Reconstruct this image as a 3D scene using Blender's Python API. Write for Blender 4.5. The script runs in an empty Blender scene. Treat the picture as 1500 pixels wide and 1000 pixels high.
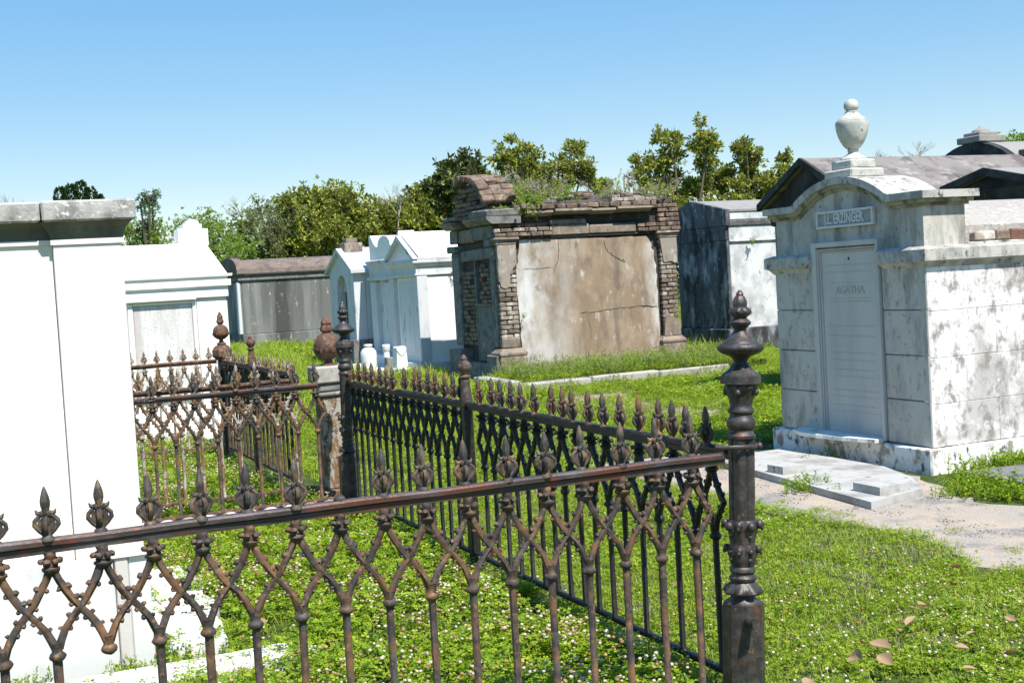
import bpy, math, random
import numpy as np
from mathutils import Vector, Matrix, Euler

rnd = random.Random(7)
rng = np.random.default_rng(11)
SC = bpy.context.scene
COL = SC.collection

# ------------------------------------------------------------------ camera
def setup_camera():
    th = math.atan(90 / 1850 * math.cos(math.atan(.058))); psi = math.radians(23.5); rho = math.atan(.058)
    F = Vector((math.sin(psi) * math.cos(th), math.cos(psi) * math.cos(th), -math.sin(th)))
    R0 = Vector((math.cos(psi), -math.sin(psi), 0)); U0 = R0.cross(F)
    R = R0 * math.cos(rho) - U0 * math.sin(rho)
    U = R0 * math.sin(rho) + U0 * math.cos(rho)
    cd = bpy.data.cameras.new("camera"); cam = bpy.data.objects.new("camera", cd); COL.objects.link(cam)
    m = Matrix((R, U, -F)).transposed().to_4x4(); m.translation = (0, 0, 1.6)
    cam.matrix_world = m
    cd.sensor_width = 36; cd.lens = 1850 / 1500 * 36; cd.clip_end = 1500; cd.clip_start = .05
    SC.camera = cam
setup_camera()

# ------------------------------------------------------------------ light
TO_SUN = Vector((.10, -.64, 1.0)).normalized()
SUN_EL = math.asin(TO_SUN.z)
SUN_AZ = math.atan2(TO_SUN.x, TO_SUN.y)
SUN_STRENGTH = 5.0
SKY_STRENGTH = .15
EXPOSURE = .64
world = bpy.data.worlds.new("World"); SC.world = world; world.use_nodes = True
wn = world.node_tree; bg = wn.nodes["Background"]
sky = wn.nodes.new("ShaderNodeTexSky"); sky.sky_type = 'NISHITA'; sky.sun_disc = False
sky.sun_elevation = SUN_EL; sky.sun_rotation = SUN_AZ
sky.altitude = 0; sky.air_density = 1.0; sky.dust_density = 0.0; sky.ozone_density = 2.5
hsv = wn.nodes.new('ShaderNodeHueSaturation'); hsv.inputs['Saturation'].default_value = 2.45; hsv.inputs['Hue'].default_value = .504
gm = wn.nodes.new('ShaderNodeGamma'); gm.inputs[1].default_value = .38; hsv.inputs['Value'].default_value = 1.98
wn.links.new(sky.outputs[0], gm.inputs[0]); wn.links.new(gm.outputs[0], hsv.inputs['Color']); wn.links.new(hsv.outputs[0], bg.inputs[0]); bg.inputs[1].default_value = SKY_STRENGTH
sd = bpy.data.lights.new("sun", 'SUN'); sd.energy = SUN_STRENGTH; sd.angle = math.radians(.5); sd.color = (1, .955, .87)
so = bpy.data.objects.new("sun", sd); COL.objects.link(so)
so.rotation_euler = (-TO_SUN).to_track_quat('-Z', 'Y').to_euler()
SC.view_settings.view_transform = 'Standard'; SC.view_settings.look = 'None'
SC.view_settings.exposure = EXPOSURE; SC.view_settings.gamma = 1; SC.view_settings.use_curve_mapping = False

# ------------------------------------------------------------------ materials
def srgb(*c):
    return tuple(((x / 255) / 12.92 if x / 255 < .04045 else ((x / 255 + .055) / 1.055) ** 2.4) for x in c) + (1,)

def material(name, base, layers=(), rough=.85, metal=0., bump=(), spec=.3, per_object=0., local=False):
    """layers: (colour, scale, (sx,sy,sz), lo, hi, detail[, (z0,z1)]) noise masks over world position; bump: (scale, strength, distance)"""
    m = bpy.data.materials.new(name); m.use_nodes = True
    nt = m.node_tree; N = nt.nodes; L = nt.links; b = N["Principled BSDF"]
    b.inputs["Roughness"].default_value = rough; b.inputs["Metallic"].default_value = metal
    b.inputs["Specular IOR Level"].default_value = spec
    if local:
        tc = N.new("ShaderNodeTexCoord"); oi = N.new("ShaderNodeObjectInfo")
        ad = N.new("ShaderNodeVectorMath"); ad.operation = 'ADD'
        mu = N.new("ShaderNodeVectorMath"); mu.operation = 'SCALE'; mu.inputs[3].default_value = 1.0
        L.new(oi.outputs["Location"], mu.inputs[0]); L.new(tc.outputs["Object"], ad.inputs[0]); L.new(mu.outputs[0], ad.inputs[1])
        pos = ad.outputs[0]
    else:
        pos = N.new("ShaderNodeNewGeometry").outputs["Position"]
    rgb = N.new("ShaderNodeRGB"); rgb.outputs[0].default_value = base if len(base) == 4 else tuple(base) + (1,)
    cur = rgb.outputs[0]
    k = 0
    for ly in layers:
        colr, scale, st, lo, hi, det = ly[:6]
        mp = N.new("ShaderNodeMapping"); mp.inputs["Scale"].default_value = st
        mp.inputs["Location"].default_value = (k * 3.7, k * 1.9, k * 5.1); k += 1
        L.new(pos, mp.inputs["Vector"])
        no = N.new("ShaderNodeTexNoise"); no.inputs["Scale"].default_value = scale; no.inputs["Detail"].default_value = det
        no.inputs["Roughness"].default_value = .62
        L.new(mp.outputs[0], no.inputs["Vector"])
        mr = N.new("ShaderNodeMapRange"); mr.inputs["From Min"].default_value = lo; mr.inputs["From Max"].default_value = hi
        L.new(no.outputs[0], mr.inputs["Value"]); fac = mr.outputs[0]
        if len(ly) > 6:
            sp = N.new("ShaderNodeSeparateXYZ"); L.new(pos, sp.inputs[0])
            m2 = N.new("ShaderNodeMapRange"); m2.inputs["From Min"].default_value = ly[6][0]; m2.inputs["From Max"].default_value = ly[6][1]
            L.new(sp.outputs[ly[6][2] if len(ly[6]) > 2 else 2], m2.inputs["Value"])
            a = N.new("ShaderNodeMath"); a.operation = 'MULTIPLY_ADD'; a.use_clamp = True
            # noise + gradient - 1 widened: gradient shifts the threshold
            g2 = N.new("ShaderNodeMath"); g2.operation = 'MULTIPLY'; L.new(mr.outputs[0], g2.inputs[0]); L.new(m2.outputs[0], g2.inputs[1])
            fac = g2.outputs[0]; N.remove(a)
        mx = N.new("ShaderNodeMix"); mx.data_type = 'RGBA'
        L.new(fac, mx.inputs[0]); L.new(cur, mx.inputs[6]); mx.inputs[7].default_value = colr if len(colr) == 4 else tuple(colr) + (1,)
        cur = mx.outputs[2]
    if per_object:
        oi = N.new("ShaderNodeObjectInfo"); mr = N.new("ShaderNodeMapRange")
        mr.inputs["To Min"].default_value = 1 - per_object; mr.inputs["To Max"].default_value = 1 + per_object
        L.new(oi.outputs["Random"], mr.inputs["Value"])
        hs = N.new("ShaderNodeHueSaturation"); L.new(mr.outputs[0], hs.inputs["Value"]); L.new(cur, hs.inputs["Color"])
        cur = hs.outputs[0]
    L.new(cur, b.inputs["Base Color"])
    prev = None
    for sc_, st_, di_ in bump:
        no = N.new("ShaderNodeTexNoise"); no.inputs["Scale"].default_value = sc_; no.inputs["Detail"].default_value = 5
        L.new(pos, no.inputs["Vector"])
        bp = N.new("ShaderNodeBump"); bp.inputs["Strength"].default_value = st_; bp.inputs["Distance"].default_value = di_
        L.new(no.outputs[0], bp.inputs["Height"])
        if prev: L.new(prev, bp.inputs["Normal"])
        prev = bp.outputs[0]
    if prev: L.new(prev, b.inputs["Normal"])
    return m

def leaf_material(name, cols, trans=.35, back=None, rough=.45):
    """cols: list of (pos, colour) sampled per leaf island"""
    m = bpy.data.materials.new(name); m.use_nodes = True
    nt = m.node_tree; N = nt.nodes; L = nt.links; b = N["Principled BSDF"]; out = N["Material Output"]
    ge = N.new("ShaderNodeNewGeometry"); oi = N.new("ShaderNodeObjectInfo")
    ad = N.new("ShaderNodeMath"); ad.operation = 'ADD'; L.new(ge.outputs["Random Per Island"], ad.inputs[0])
    ml = N.new("ShaderNodeMath"); ml.operation = 'MULTIPLY'; ml.inputs[1].default_value = 1.0; L.new(oi.outputs["Random"], ml.inputs[0])
    L.new(ml.outputs[0], ad.inputs[1])
    fr = N.new("ShaderNodeMath"); fr.operation = 'FRACT'; L.new(ad.outputs[0], fr.inputs[0])
    cr = N.new("ShaderNodeValToRGB"); L.new(fr.outputs[0], cr.inputs[0])
    el = cr.color_ramp.elements
    while len(el) > 1: el.remove(el[-1])
    el[0].position = cols[0][0]; el[0].color = tuple(cols[0][1]) + (1,)
    for p_, c_ in cols[1:]:
        e = el.new(p_); e.color = tuple(c_) + (1,)
    cur = cr.outputs[0]
    if back:
        mx = N.new("ShaderNodeMix"); mx.data_type = 'RGBA'; L.new(ge.outputs["Backfacing"], mx.inputs[0]); L.new(cur, mx.inputs[6]); mx.inputs[7].default_value = tuple(back) + (1,)
        cur = mx.outputs[2]
    L.new(cur, b.inputs["Base Color"]); b.inputs["Roughness"].default_value = rough; b.inputs["Specular IOR Level"].default_value = .35
    if trans:
        tr = N.new("ShaderNodeBsdfTranslucent"); L.new(cur, tr.inputs[0])
        ms = N.new("ShaderNodeMixShader"); ms.inputs[0].default_value = trans
        L.new(b.outputs[0], ms.inputs[1]); L.new(tr.outputs[0], ms.inputs[2]); L.new(ms.outputs[0], out.inputs[0])
    return m

I3 = (1, 1, 1); V3 = (1, 1, .16)
M = {}
M['iron'] = material('cast_iron', (.035, .027, .025), [((.085, .075, .07), 30, I3, .45, .7, 4), ((.17, .082, .036), 11, I3, .46, .64, 6), ((.24, .13, .06), 38, I3, .56, .70, 5)], .68, .05, [(90, .35, .004), (28, .3, .006)], .55, local=True)
M['iron_post'] = material('post_cast_iron', (.032, .027, .026), [((.08, .07, .068), 26, I3, .45, .7, 4), ((.12, .055, .032), 18, I3, .56, .70, 6), ((.22, .10, .05), 42, I3, .62, .72, 5)], .5, .15, [(90, .35, .004), (28, .3, .006)], .55)
M['iron_spear'] = material('weathered_cast_iron', (.036, .029, .027), [((.095, .078, .068), 24, I3, .45, .65, 4), ((.20, .12, .05), 28, I3, .50, .68, 5)], .66, .05, [(90, .35, .004)], .55, local=True)
M['iron_rail'] = material('rusty_rail_iron', (.045, .033, .031), [((.10, .08, .085), 14, (.4, 1, 1), .48, .65, 5), ((.22, .035, .018), 30, (.5, 1, 1), .6, .68, 5), ((.10, .035, .02), 8, (.4, 1, 1), .5, .62, 5)], .45, .15, [(110, .4, .003)], .55)
M['iron_dark'] = material('shade_darkened_iron', (.014, .012, .012), [((.035, .027, .025), 30, I3, .5, .72, 4), ((.11, .045, .025), 26, I3, .58, .72, 5)], .5, .15, [(90, .3, .004)], .5, local=True)  # base darkened to imitate iron seen from its shaded side
M['iron_flaky'] = material('flaking_painted_iron', (.20, .12, .06), [((.36, .34, .30), 20, (1, 1, .4), .46, .56, 5), ((.10, .055, .035), 32, I3, .52, .62, 5), ((.34, .15, .05), 26, I3, .58, .68, 5)], .75, .0, [(70, .4, .004)], .3, local=True)
M['iron_rust'] = material('red_rusted_iron', (.10, .055, .04), [((.20, .085, .045), 18, I3, .48, .62, 5), ((.20, .18, .14), 24, I3, .55, .68, 5), ((.05, .035, .03), 28, I3, .58, .68, 5)], .75, .0, [(60, .4, .005)], .3)
M['iron_umber'] = material('umber_rusted_iron', (.05, .034, .026), [((.13, .065, .035), 22, I3, .5, .66, 5), ((.22, .20, .17), 20, (1, 1, .4), .58, .66, 5)], .7, .0, [(70, .4, .004)], .3, local=True)
M['marble'] = material('white_marble', (.84, .79, .74), [((.70, .665, .62), 2.2, (1, 1, .4), .50, .74, 9), ((.78, .72, .58), 1.4, (1, 1, .3), .62, .8, 4)], .4, 0, [(14, .08, .004)], .4)
M['marble_plinth'] = material('stained_marble', (.62, .62, .61), [((.36, .37, .39), 4, (1, 1, .35), .54, .74, 8), ((.25, .25, .25), 9, (1, 1, .4), .62, .75, 7), ((.55, .45, .36), 5, I3, .64, .78, 5)], .5, 0, [(30, .15, .005)], .3)
M['marble_strip'] = material('grey_shaded_stone', (.52, .49, .47), [((.62, .60, .58), 8, (1, 1, .3), .5, .66, 6), ((.28, .22, .2), 15, (1, 1, .4), .55, .7, 6)], .8, 0, [(40, .3, .004)])  # grey of a narrow shaded face put into the strip's colour
M['capstone'] = material('lichened_capstone', (.42, .41, .39), [((.17, .16, .155), 5, (1, 1, .9), .46, .62, 9), ((.62, .60, .56), 40, I3, .56, .66, 4), ((.10, .10, .10), 26, I3, .62, .7, 5)], .9, 0, [(70, .5, .006)])
M['moulding_dark'] = material('dark_mottled_moulding', (.16, .15, .12), [((.06, .055, .045), 4, (1, 1, .3), .45, .65, 6), ((.24, .23, .15), 9, (1, 1, .4), .55, .72, 6)], .85, 0, [(50, .3, .004)])  # dark base with blacker and olive mottling
M['whitewash'] = material('bright_whitewash', (.84, .82, .79), [((.66, .65, .63), 2.5, (1, 1, .22), .55, .75, 8), ((.40, .38, .36), 14, (1, 1, .4), .66, .76, 8)], .75, 0, [(18, .15, .006)])
M['whitewash_shade'] = material('patchy_shaded_whitewash', (.60, .61, .625), [((.44, .46, .49), 3.0, (1, 1, .25), .5, .72, 7), ((.24, .24, .25), 6, (1, 1, .4), .59, .70, 10)], .85, 0, [(30, .3, .006)])  # patches are stains; bluish base lowered to imitate shaded fronts
M['tablet_old'] = material('stained_tablet_marble', (.70, .69, .68), [((.50, .45, .43), 5, (1, 1, .12), .46, .62, 5), ((.40, .36, .36), 60, (1, 1, .8), .56, .66, 3)], .6, 0, [(120, .3, .002)])
M['plaster_rt'] = material('aged_shaded_plaster', (.50, .475, .43), [((.34, .32, .285), 2.2, (1, 1, .35), .48, .66, 8), ((.17, .16, .145), 4.5, (1, 1, .25), .50, .66, 12), ((.30, .28, .25), 16, (1, 1, .6), .54, .66, 10), ((.10, .10, .10), 26, (1, 1, .8), .62, .70, 6)], .85, 0, [(60, .3, .004), (9, .2, .01)])  # aged plaster, base darkened further to imitate shade on the front
M['plaster_side'] = material('mould_blotched_plaster', (.78, .77, .75), [((.48, .46, .44), 2.2, (1, 1, .5), .44, .62, 12), ((.27, .245, .23), 8, (1, 1, .8), .51, .62, 14), ((.40, .37, .35), 30, (1, 1, .6), .56, .66, 8), ((.24, .20, .185), 3.2, (1, 1, .6), .50, .60, 14, (6.75, 7.35, 0)), ((.80, .79, .78), 6, I3, .56, .66, 10)], .9, 0, [(60, .4, .005), (9, .2, .01)])
M['plaster_base'] = material('peeling_base_plaster', (.70, .70, .68), [((.30, .27, .22), 8, (1, 1, .7), .52, .60, 9), ((.13, .12, .11), 14, (1, 1, .7), .58, .64, 8), ((.50, .42, .28), 6, I3, .6, .72, 5)], .9, 0, [(40, .5, .008)])
M['cornice_rt'] = material('mossy_cornice_stone', (.46, .445, .41), [((.28, .27, .25), 7, (1, 1, .6), .48, .62, 9), ((.10, .10, .09), 16, (1, 1, .7), .58, .66, 7), ((.20, .19, .08), 9, I3, .62, .74, 5)], .9, 0, [(70, .5, .005)])
M['moss'] = material('mossy_moulding', (.34, .31, .22), [((.14, .13, .08), 9, (1, 1, .6), .46, .6, 7), ((.50, .48, .42), 12, I3, .58, .7, 5)], .9, 0, [(60, .5, .005)])
M['vault'] = material('pebbly_vault_plaster', (.38, .35, .32), [((.30, .27, .25), 34, I3, .5, .62, 6), ((.52, .49, .46), 18, I3, .56, .66, 6)], .95, 0, [(60, .8, .01)])
M['tablet_rt'] = material('grey_marble_tablet', (.50, .49, .47), [((.42, .41, .40), 3, (1, 1, .3), .5, .7, 6), ((.35, .34, .33), 26, (1, 1, .2), .62, .75, 6)], .5, 0, [(60, .12, .002)])
M['urn'] = material('lichened_urn_stone', (.50, .49, .45), [((.36, .37, .33), 7, I3, .46, .62, 8), ((.16, .16, .14), 26, I3, .6, .68, 6), ((.66, .65, .62), 12, I3, .6, .7, 5)], .85, 0, [(60, .4, .004)])
M['brickc'] = material('old_brick', (.19, .13, .095), [((.11, .088, .072), 9, I3, .46, .62, 6), ((.30, .26, .22), 14, I3, .56, .68, 6), ((.07, .06, .055), 20, I3, .64, .74, 6)], .95, 0, [(60, .6, .006)], per_object=.28)
M['brickred'] = material('red_brick', (.21, .115, .085), [((.2, .09, .06), 14, I3, .5, .65, 6)], .95, 0, [(60, .6, .006)], per_object=.25)
M['brickpale'] = material('limewashed_brick', (.27, .225, .18), [((.50, .47, .42), 9, I3, .5, .64, 6), ((.18, .15, .12), 14, I3, .58, .7, 6)], .95, 0, [(60, .6, .006)], per_object=.2)
M['mortar'] = material('sandy_shadow_mortar', (.085, .072, .06), [((.05, .043, .037), 8, I3, .46, .64, 7), ((.28, .24, .2), 22, I3, .58, .7, 5)], .95, 0, [(40, .7, .01)])  # deep joint shadow is put into the near-black base
M['plaster_brown'] = material('brown_stained_plaster', (.285, .205, .138), [((.36, .285, .21), 3.4, (1, 1, .8), .45, .62, 12), ((.21, .155, .115), 5, (1, 1, .5), .52, .66, 12), ((.52, .50, .48), 7, (1, 1, .45), .60, .70, 12), ((.20, .15, .11), 2.2, (1, 1, .22), .54, .74, 7), ((.13, .10, .08), 3.2, (1, 1, .14), .54, .70, 9), ((.60, .59, .58), 3.5, (1, 1, .5), .30, .62, 12, (9.1, 8.15, 0)), ((.60, .58, .56), 4, (1, 1, .4), .42, .6, 8, (10.25, 10.5, 0)), ((.14, .115, .09), 14, (1, 1, .6), .66, .74, 8)], .9, 0, [(40, .3, .005), (6, .25, .02)])
M['plaster_pilaster'] = material('grey_brown_pilaster_plaster', (.30, .255, .21), [((.48, .45, .41), 7, (1, 1, .5), .52, .64, 10), ((.15, .12, .10), 9, (1, 1, .5), .56, .68, 9)], .9, 0, [(40, .4, .006)])
M['crack'] = material('dark_crack', (.05, .042, .036))
M['stone_brown'] = material('brown_weathered_stone', (.26, .205, .16), [((.16, .13, .11), 6, I3, .46, .64, 8), ((.40, .36, .32), 10, (1, 1, .5), .56, .68, 7), ((.06, .055, .05), 18, I3, .62, .72, 6)], .9, 0, [(50, .5, .006)])
M['stone_grey'] = material('dark_grey_weathered_stone', (.20, .19, .18), [((.10, .10, .10), 6, I3, .46, .64, 8), ((.34, .33, .32), 12, I3, .58, .68, 7)], .9, 0, [(50, .5, .006)])
M['stone_shade'] = material('shadow_black_stone', (.05, .042, .037), [((.10, .085, .07), 9, I3, .52, .66, 7)], .95, 0, [(50, .5, .006)])  # shadow under the cornice stones put into the colour
M['slab_roof'] = material('broken_roof_slab', (.34, .32, .30), [((.18, .16, .15), 8, I3, .46, .6, 8), ((.46, .44, .42), 20, I3, .58, .68, 6)], .95, 0, [(50, .6, .008)])
M['grey_wall'] = material('streaked_grey_plaster', (.145, .145, .138), [((.27, .27, .25), 1.0, (1, 1, .08), .46, .60, 4), ((.07, .07, .067), 1.4, (1, 1, .07), .48, .62, 5), ((.42, .42, .40), 9, (1, 1, .4), .62, .72, 7)], .95, 0, [(20, .3, .01)])
M['brown_roof'] = material('brown_vault_roof', (.19, .145, .125), [((.12, .095, .085), 4, I3, .46, .62, 7), ((.28, .22, .19), 8, I3, .58, .7, 7)], .95, 0, [(20, .4, .01)])
M['grey_shadow_wall'] = material('grey_end_wall', (.26, .26, .25), [((.14, .14, .14), 3, (1, 1, .3), .46, .64, 6)], .95)
M['dark_mottle'] = material('dark_mottled_wall', (.11, .113, .122), [((.035, .036, .04), 3, (1, 1, .45), .44, .6, 8), ((.34, .35, .38), 4.2, (1, 1, .45), .52, .68, 10), ((.50, .51, .54), 10, (1, 1, .6), .62, .72, 8)], .95, 0, [(30, .3, .006)])  # dark base broken by bluish grey and pale patches
M['bg_white'] = material('mottled_white_wall', (.64, .64, .64), [((.42, .42, .43), 3.2, (1, 1, .7), .46, .62, 9), ((.22, .22, .23), 7, (1, 1, .6), .58, .68, 9)], .9, 0, [(30, .3, .006)])
M['dark_gable'] = material('near_black_gable', (.055, .057, .06), [((.025, .026, .028), 3, I3, .45, .6, 6), ((.13, .13, .135), 6, (1, 1, .4), .6, .72, 7)], .95, 0, [(30, .3, .006)])  # near-black tone with a few greyer patches
M['roof_grey'] = material('grey_slab_roof', (.215, .19, .178), [((.12, .105, .10), 3, (1, 1, 1), .46, .6, 8), ((.33, .30, .28), 5, I3, .56, .68, 8)], .95, 0, [(25, .4, .008)])
M['roof_light'] = material('pale_slab_roof', (.28, .265, .25), [((.22, .21, .20), 5, I3, .5, .66, 8)], .95, 0, [(25, .4, .008)])
M['kerb'] = material('weathered_kerb', (.40, .37, .34), [((.22, .2, .18), 5, I3, .48, .64, 8), ((.12, .11, .1), 14, I3, .6, .7, 6)], .95, 0, [(40, .5, .006)])
M['white_stone'] = material('white_coping_stone', (.70, .69, .66), [((.40, .36, .31), 12, I3, .56, .66, 8), ((.20, .17, .14), 24, I3, .64, .72, 6)], .85, 0, [(40, .3, .005)])
M['step_stone'] = material('worn_step_marble', (.42, .41, .39), [((.26, .25, .24), 3.2, I3, .46, .62, 9), ((.16, .15, .14), 16, I3, .6, .68, 7)], .85, 0, [(40, .4, .005)])
M['soil'] = material('turf_soil', (.06, .085, .015), [((.035, .06, .008), 3, I3, .45, .6, 6), ((.10, .11, .03), 12, I3, .55, .7, 6), ((.10, .075, .045), 5, I3, .64, .74, 6)], 1, 0, [(40, .6, .02)])
M['path'] = material('worn_concrete_path', (.31, .28, .25), [((.42, .34, .26), 1.6, I3, .42, .6, 7), ((.20, .19, .185), 2.4, I3, .52, .64, 8), ((.50, .40, .32), 60, I3, .58, .66, 3), ((.12, .11, .1), 90, I3, .64, .7, 2)], .95, 0, [(90, .6, .006)])
M['gravel'] = material('beige_gravel', (.38, .30, .24), [((.20, .15, .12), 50, I3, .5, .6, 3), ((.55, .47, .40), 80, I3, .58, .66, 2)], .95, 0, [(70, 1, .015)])
M['grey_slab'] = material('grey_ground_slab', (.17, .165, .165), [((.10, .10, .10), 4, I3, .5, .66, 8), ((.26, .25, .24), 30, I3, .6, .7, 5)], .9, 0, [(60, .4, .005)])
M['bark'] = material('grey_bark', (.16, .13, .10), [((.08, .065, .05), 12, (1, 1, .3), .48, .64, 6)], .95)
M['letters'] = material('raised_letters', (.60, .60, .59), [((.4, .4, .4), 20, I3, .6, .75, 5)], .7)
M['letter_faint'] = material('worn_inscription', (.41, .40, .38))
M['recess'] = material('dark_plaque_ground', (.33, .33, .33), [((.2, .2, .2), 20, I3, .5, .7, 5)], .8)
M['door_dark'] = material('dark_weathered_door', (.06, .055, .05), [((.14, .12, .1), 6, (1, 1, .2), .5, .7, 6)], .9)
M['clover'] = leaf_material('clover_leaf', [(0, (.12, .22, .008)), (.3, (.19, .32, .012)), (.6, (.28, .40, .018)), (.85, (.40, .48, .035)), (1, (.17, .26, .01))], .4, None, .5)
M['blade'] = leaf_material('grass_blade', [(0, (.20, .31, .012)), (.35, (.30, .41, .02)), (.7, (.40, .49, .035)), (.88, (.50, .46, .14)), (1, (.28, .38, .02))], .4, None, .5)
M['flower'] = leaf_material('clover_flower', [(0, (.62, .58, .44)), (.38, (.66, .60, .48)), (.55, (.52, .36, .22)), (.8, (.40, .24, .12)), (1, (.34, .18, .08))], .25, None, .8)
M['weed'] = leaf_material('weed_leaf', [(0, (.17, .28, .03)), (.4, (.26, .39, .05)), (.8, (.36, .45, .08)), (1, (.40, .40, .14))], .4, None, .6)
M['dry'] = leaf_material('dry_stalk', [(0, (.34, .28, .20)), (.5, (.44, .38, .30)), (1, (.26, .22, .14))], .3, None, .8)
M['magnolia'] = leaf_material('magnolia_leaf', [(0, (.12, .18, .02)), (.3, (.24, .33, .035)), (.6, (.42, .50, .06)), (.85, (.62, .62, .11)), (.95, (.58, .42, .09)), (1, (.15, .21, .025))], .48, (.24, .25, .06), .4)
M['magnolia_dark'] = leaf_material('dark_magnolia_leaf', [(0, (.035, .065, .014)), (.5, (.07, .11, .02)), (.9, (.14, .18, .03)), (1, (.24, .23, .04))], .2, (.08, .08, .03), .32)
M['willow'] = leaf_material('fresh_green_leaf', [(0, (.17, .28, .03)), (.4, (.26, .40, .05)), (.8, (.35, .46, .08)), (1, (.18, .27, .04))], .45, None, .6)
M['olive'] = leaf_material('olive_green_leaf', [(0, (.20, .25, .08)), (.5, (.28, .32, .11)), (1, (.26, .26, .12))], .4, None, .6)
M['conifer'] = leaf_material('conifer_needles', [(0, (.018, .05, .012)), (.6, (.035, .08, .018)), (1, (.06, .11, .02))], .15, None, .6)
M['farleaf'] = leaf_material('hazy_green_leaf', [(0, (.10, .17, .07)), (1, (.17, .24, .11))], .4, None, .6)
M['twig'] = material('bare_twig', (.30, .26, .23))
M['dead_leaf'] = leaf_material('dead_leaf', [(0, (.32, .16, .07)), (.5, (.42, .24, .12)), (1, (.24, .10, .035))], .25, (.42, .28, .17), .6)

# ------------------------------------------------------------------ mesh building
class MB:
    def __init__(s): s.v = []; s.f = []; s.sm = []; s.mi = []; s.cur = 0
    def add(s, vs, fs, smooth=False):
        o = len(s.v); s.v.extend(tuple(v) for v in vs)
        for f in fs: s.f.append(tuple(i + o for i in f)); s.sm.append(smooth); s.mi.append(s.cur)
        return s
    def box(s, x0, x1, y0, y1, z0, z1):
        return s.add([(x, y, z) for z in (z0, z1) for y in (y0, y1) for x in (x0, x1)],
                     [(0, 2, 3, 1), (4, 5, 7, 6), (0, 1, 5, 4), (2, 6, 7, 3), (0, 4, 6, 2), (1, 3, 7, 5)])
    def cbox(s, x0, x1, y0, y1, z0, z1, b=.006, j=0.):
        """box with chamfered, slightly uneven corners"""
        c = ((x0 + x1) / 2, (y0 + y1) / 2, (z0 + z1) / 2); h = ((x1 - x0) / 2, (y1 - y0) / 2, (z1 - z0) / 2)
        b = min(b, min(h) * .8); vs = []; idx = {}
        for sx in (-1, 1):
            for sy in (-1, 1):
                for sz in (-1, 1):
                    jj = [rnd.uniform(-j, j) for _ in range(3)]
                    for ax in range(3):
                        p = [sx * (h[0] - (b if ax != 0 else 0)), sy * (h[1] - (b if ax != 1 else 0)), sz * (h[2] - (b if ax != 2 else 0))]
                        idx[(sx, sy, sz, ax)] = len(vs)
                        vs.append(tuple(c[i] + p[i] + jj[i] for i in range(3)))
        fs = []
        I = idx
        for ax in range(3):
            a, b_ = [i for i in range(3) if i != ax]
            for sg in (-1, 1):
                q = []
                for (u, w) in ((-1, -1), (1, -1), (1, 1), (-1, 1)):
                    k = [0, 0, 0]; k[ax] = sg; k[a] = u; k[b_] = w; q.append(I[(*k, ax)])
                flip = (sg == 1) == (ax == 1)
                fs.append(tuple(reversed(q)) if flip else tuple(q))
        for ax in range(3):
            a, b_ = [i for i in range(3) if i != ax]
            for u in (-1, 1):
                for w in (-1, 1):
                    k0 = [0, 0, 0]; k0[a] = u; k0[b_] = w; k1 = list(k0); k0[ax] = -1; k1[ax] = 1
                    fs.append((I[(*k0, a)], I[(*k1, a)], I[(*k1, b_)], I[(*k0, b_)]))
        for sx in (-1, 1):
            for sy in (-1, 1):
                for sz in (-1, 1):
                    fs.append(tuple(I[(sx, sy, sz, ax)] for ax in range(3)))
        return s.add(vs, fs)
    def prism(s, pts, ax, a0, a1, smooth=False):
        """polygon pts (u,w) extruded along axis ax ('x': (y,z), 'y': (x,z), 'z': (x,y))"""
        def P(u, w, a): return {'x': (a, u, w), 'y': (u, a, w), 'z': (u, w, a)}[ax]
        n = len(pts)
        vs = [P(u, w, a0) for u, w in pts] + [P(u, w, a1) for u, w in pts]
        fs = [tuple(range(n))[::-1], tuple(range(n, 2 * n))] + [(i, (i + 1) % n, n + (i + 1) % n, n + i) for i in range(n)]
        return s.add(vs, fs, smooth)
    def lathe(s, prof, c=(0, 0, 0), n=16, lobes=0, smooth=True, rot=0., caps=True):
        """prof: (r, z[, lobe amplitude])"""
        vs = []; fs = []
        for q in prof:
            r, z = q[:2]; amp = q[2] if len(q) > 2 else 0
            for i in range(n):
                a = 2 * math.pi * i / n + rot
                rr = r * (1 + amp * (abs(math.cos(a * lobes / 2)) * 2 - 1.2)) if lobes else r
                vs.append((c[0] + rr * math.cos(a), c[1] + rr * math.sin(a), c[2] + z))
        m = len(prof)
        for k in range(m - 1):
            for i in range(n):
                fs.append((k * n + i, k * n + (i + 1) % n, (k + 1) * n + (i + 1) % n, (k + 1) * n + i))
        s.add(vs, fs, smooth)
        if caps: s.add([vs[i] for i in range(n)], [tuple(range(n))[::-1]]); s.add(vs[-n:], [tuple(range(n))])
        return s
    def tube(s, path, rad, n=8, smooth=True, flat=1.):
        """tube along path; rad scalar or list"""
        path = [Vector(p) for p in path]; m = len(path)
        if not hasattr(rad, '__len__'): rad = [rad] * m
        vs = []; fs = []; up = None
        for k in range(m):
            t = (path[min(k + 1, m - 1)] - path[max(k - 1, 0)]).normalized()
            if up is None: up = Vector((0, 1, 0)) if abs(t.y) < .9 else Vector((1, 0, 0))
            a = t.cross(up).normalized(); b = a.cross(t).normalized(); up = b
            for i in range(n):
                th = 2 * math.pi * (i + .5) / n
                vs.append(tuple(path[k] + a * (math.cos(th) * rad[k]) + b * (math.sin(th) * rad[k] * flat)))
        for k in range(m - 1):
            for i in range(n):
                fs.append((k * n + i, (k + 1) * n + i, (k + 1) * n + (i + 1) % n, k * n + (i + 1) % n))
        fs += [tuple(range(n)), tuple(range((m - 1) * n, m * n))[::-1]]
        return s.add(vs, fs, smooth)
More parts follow.
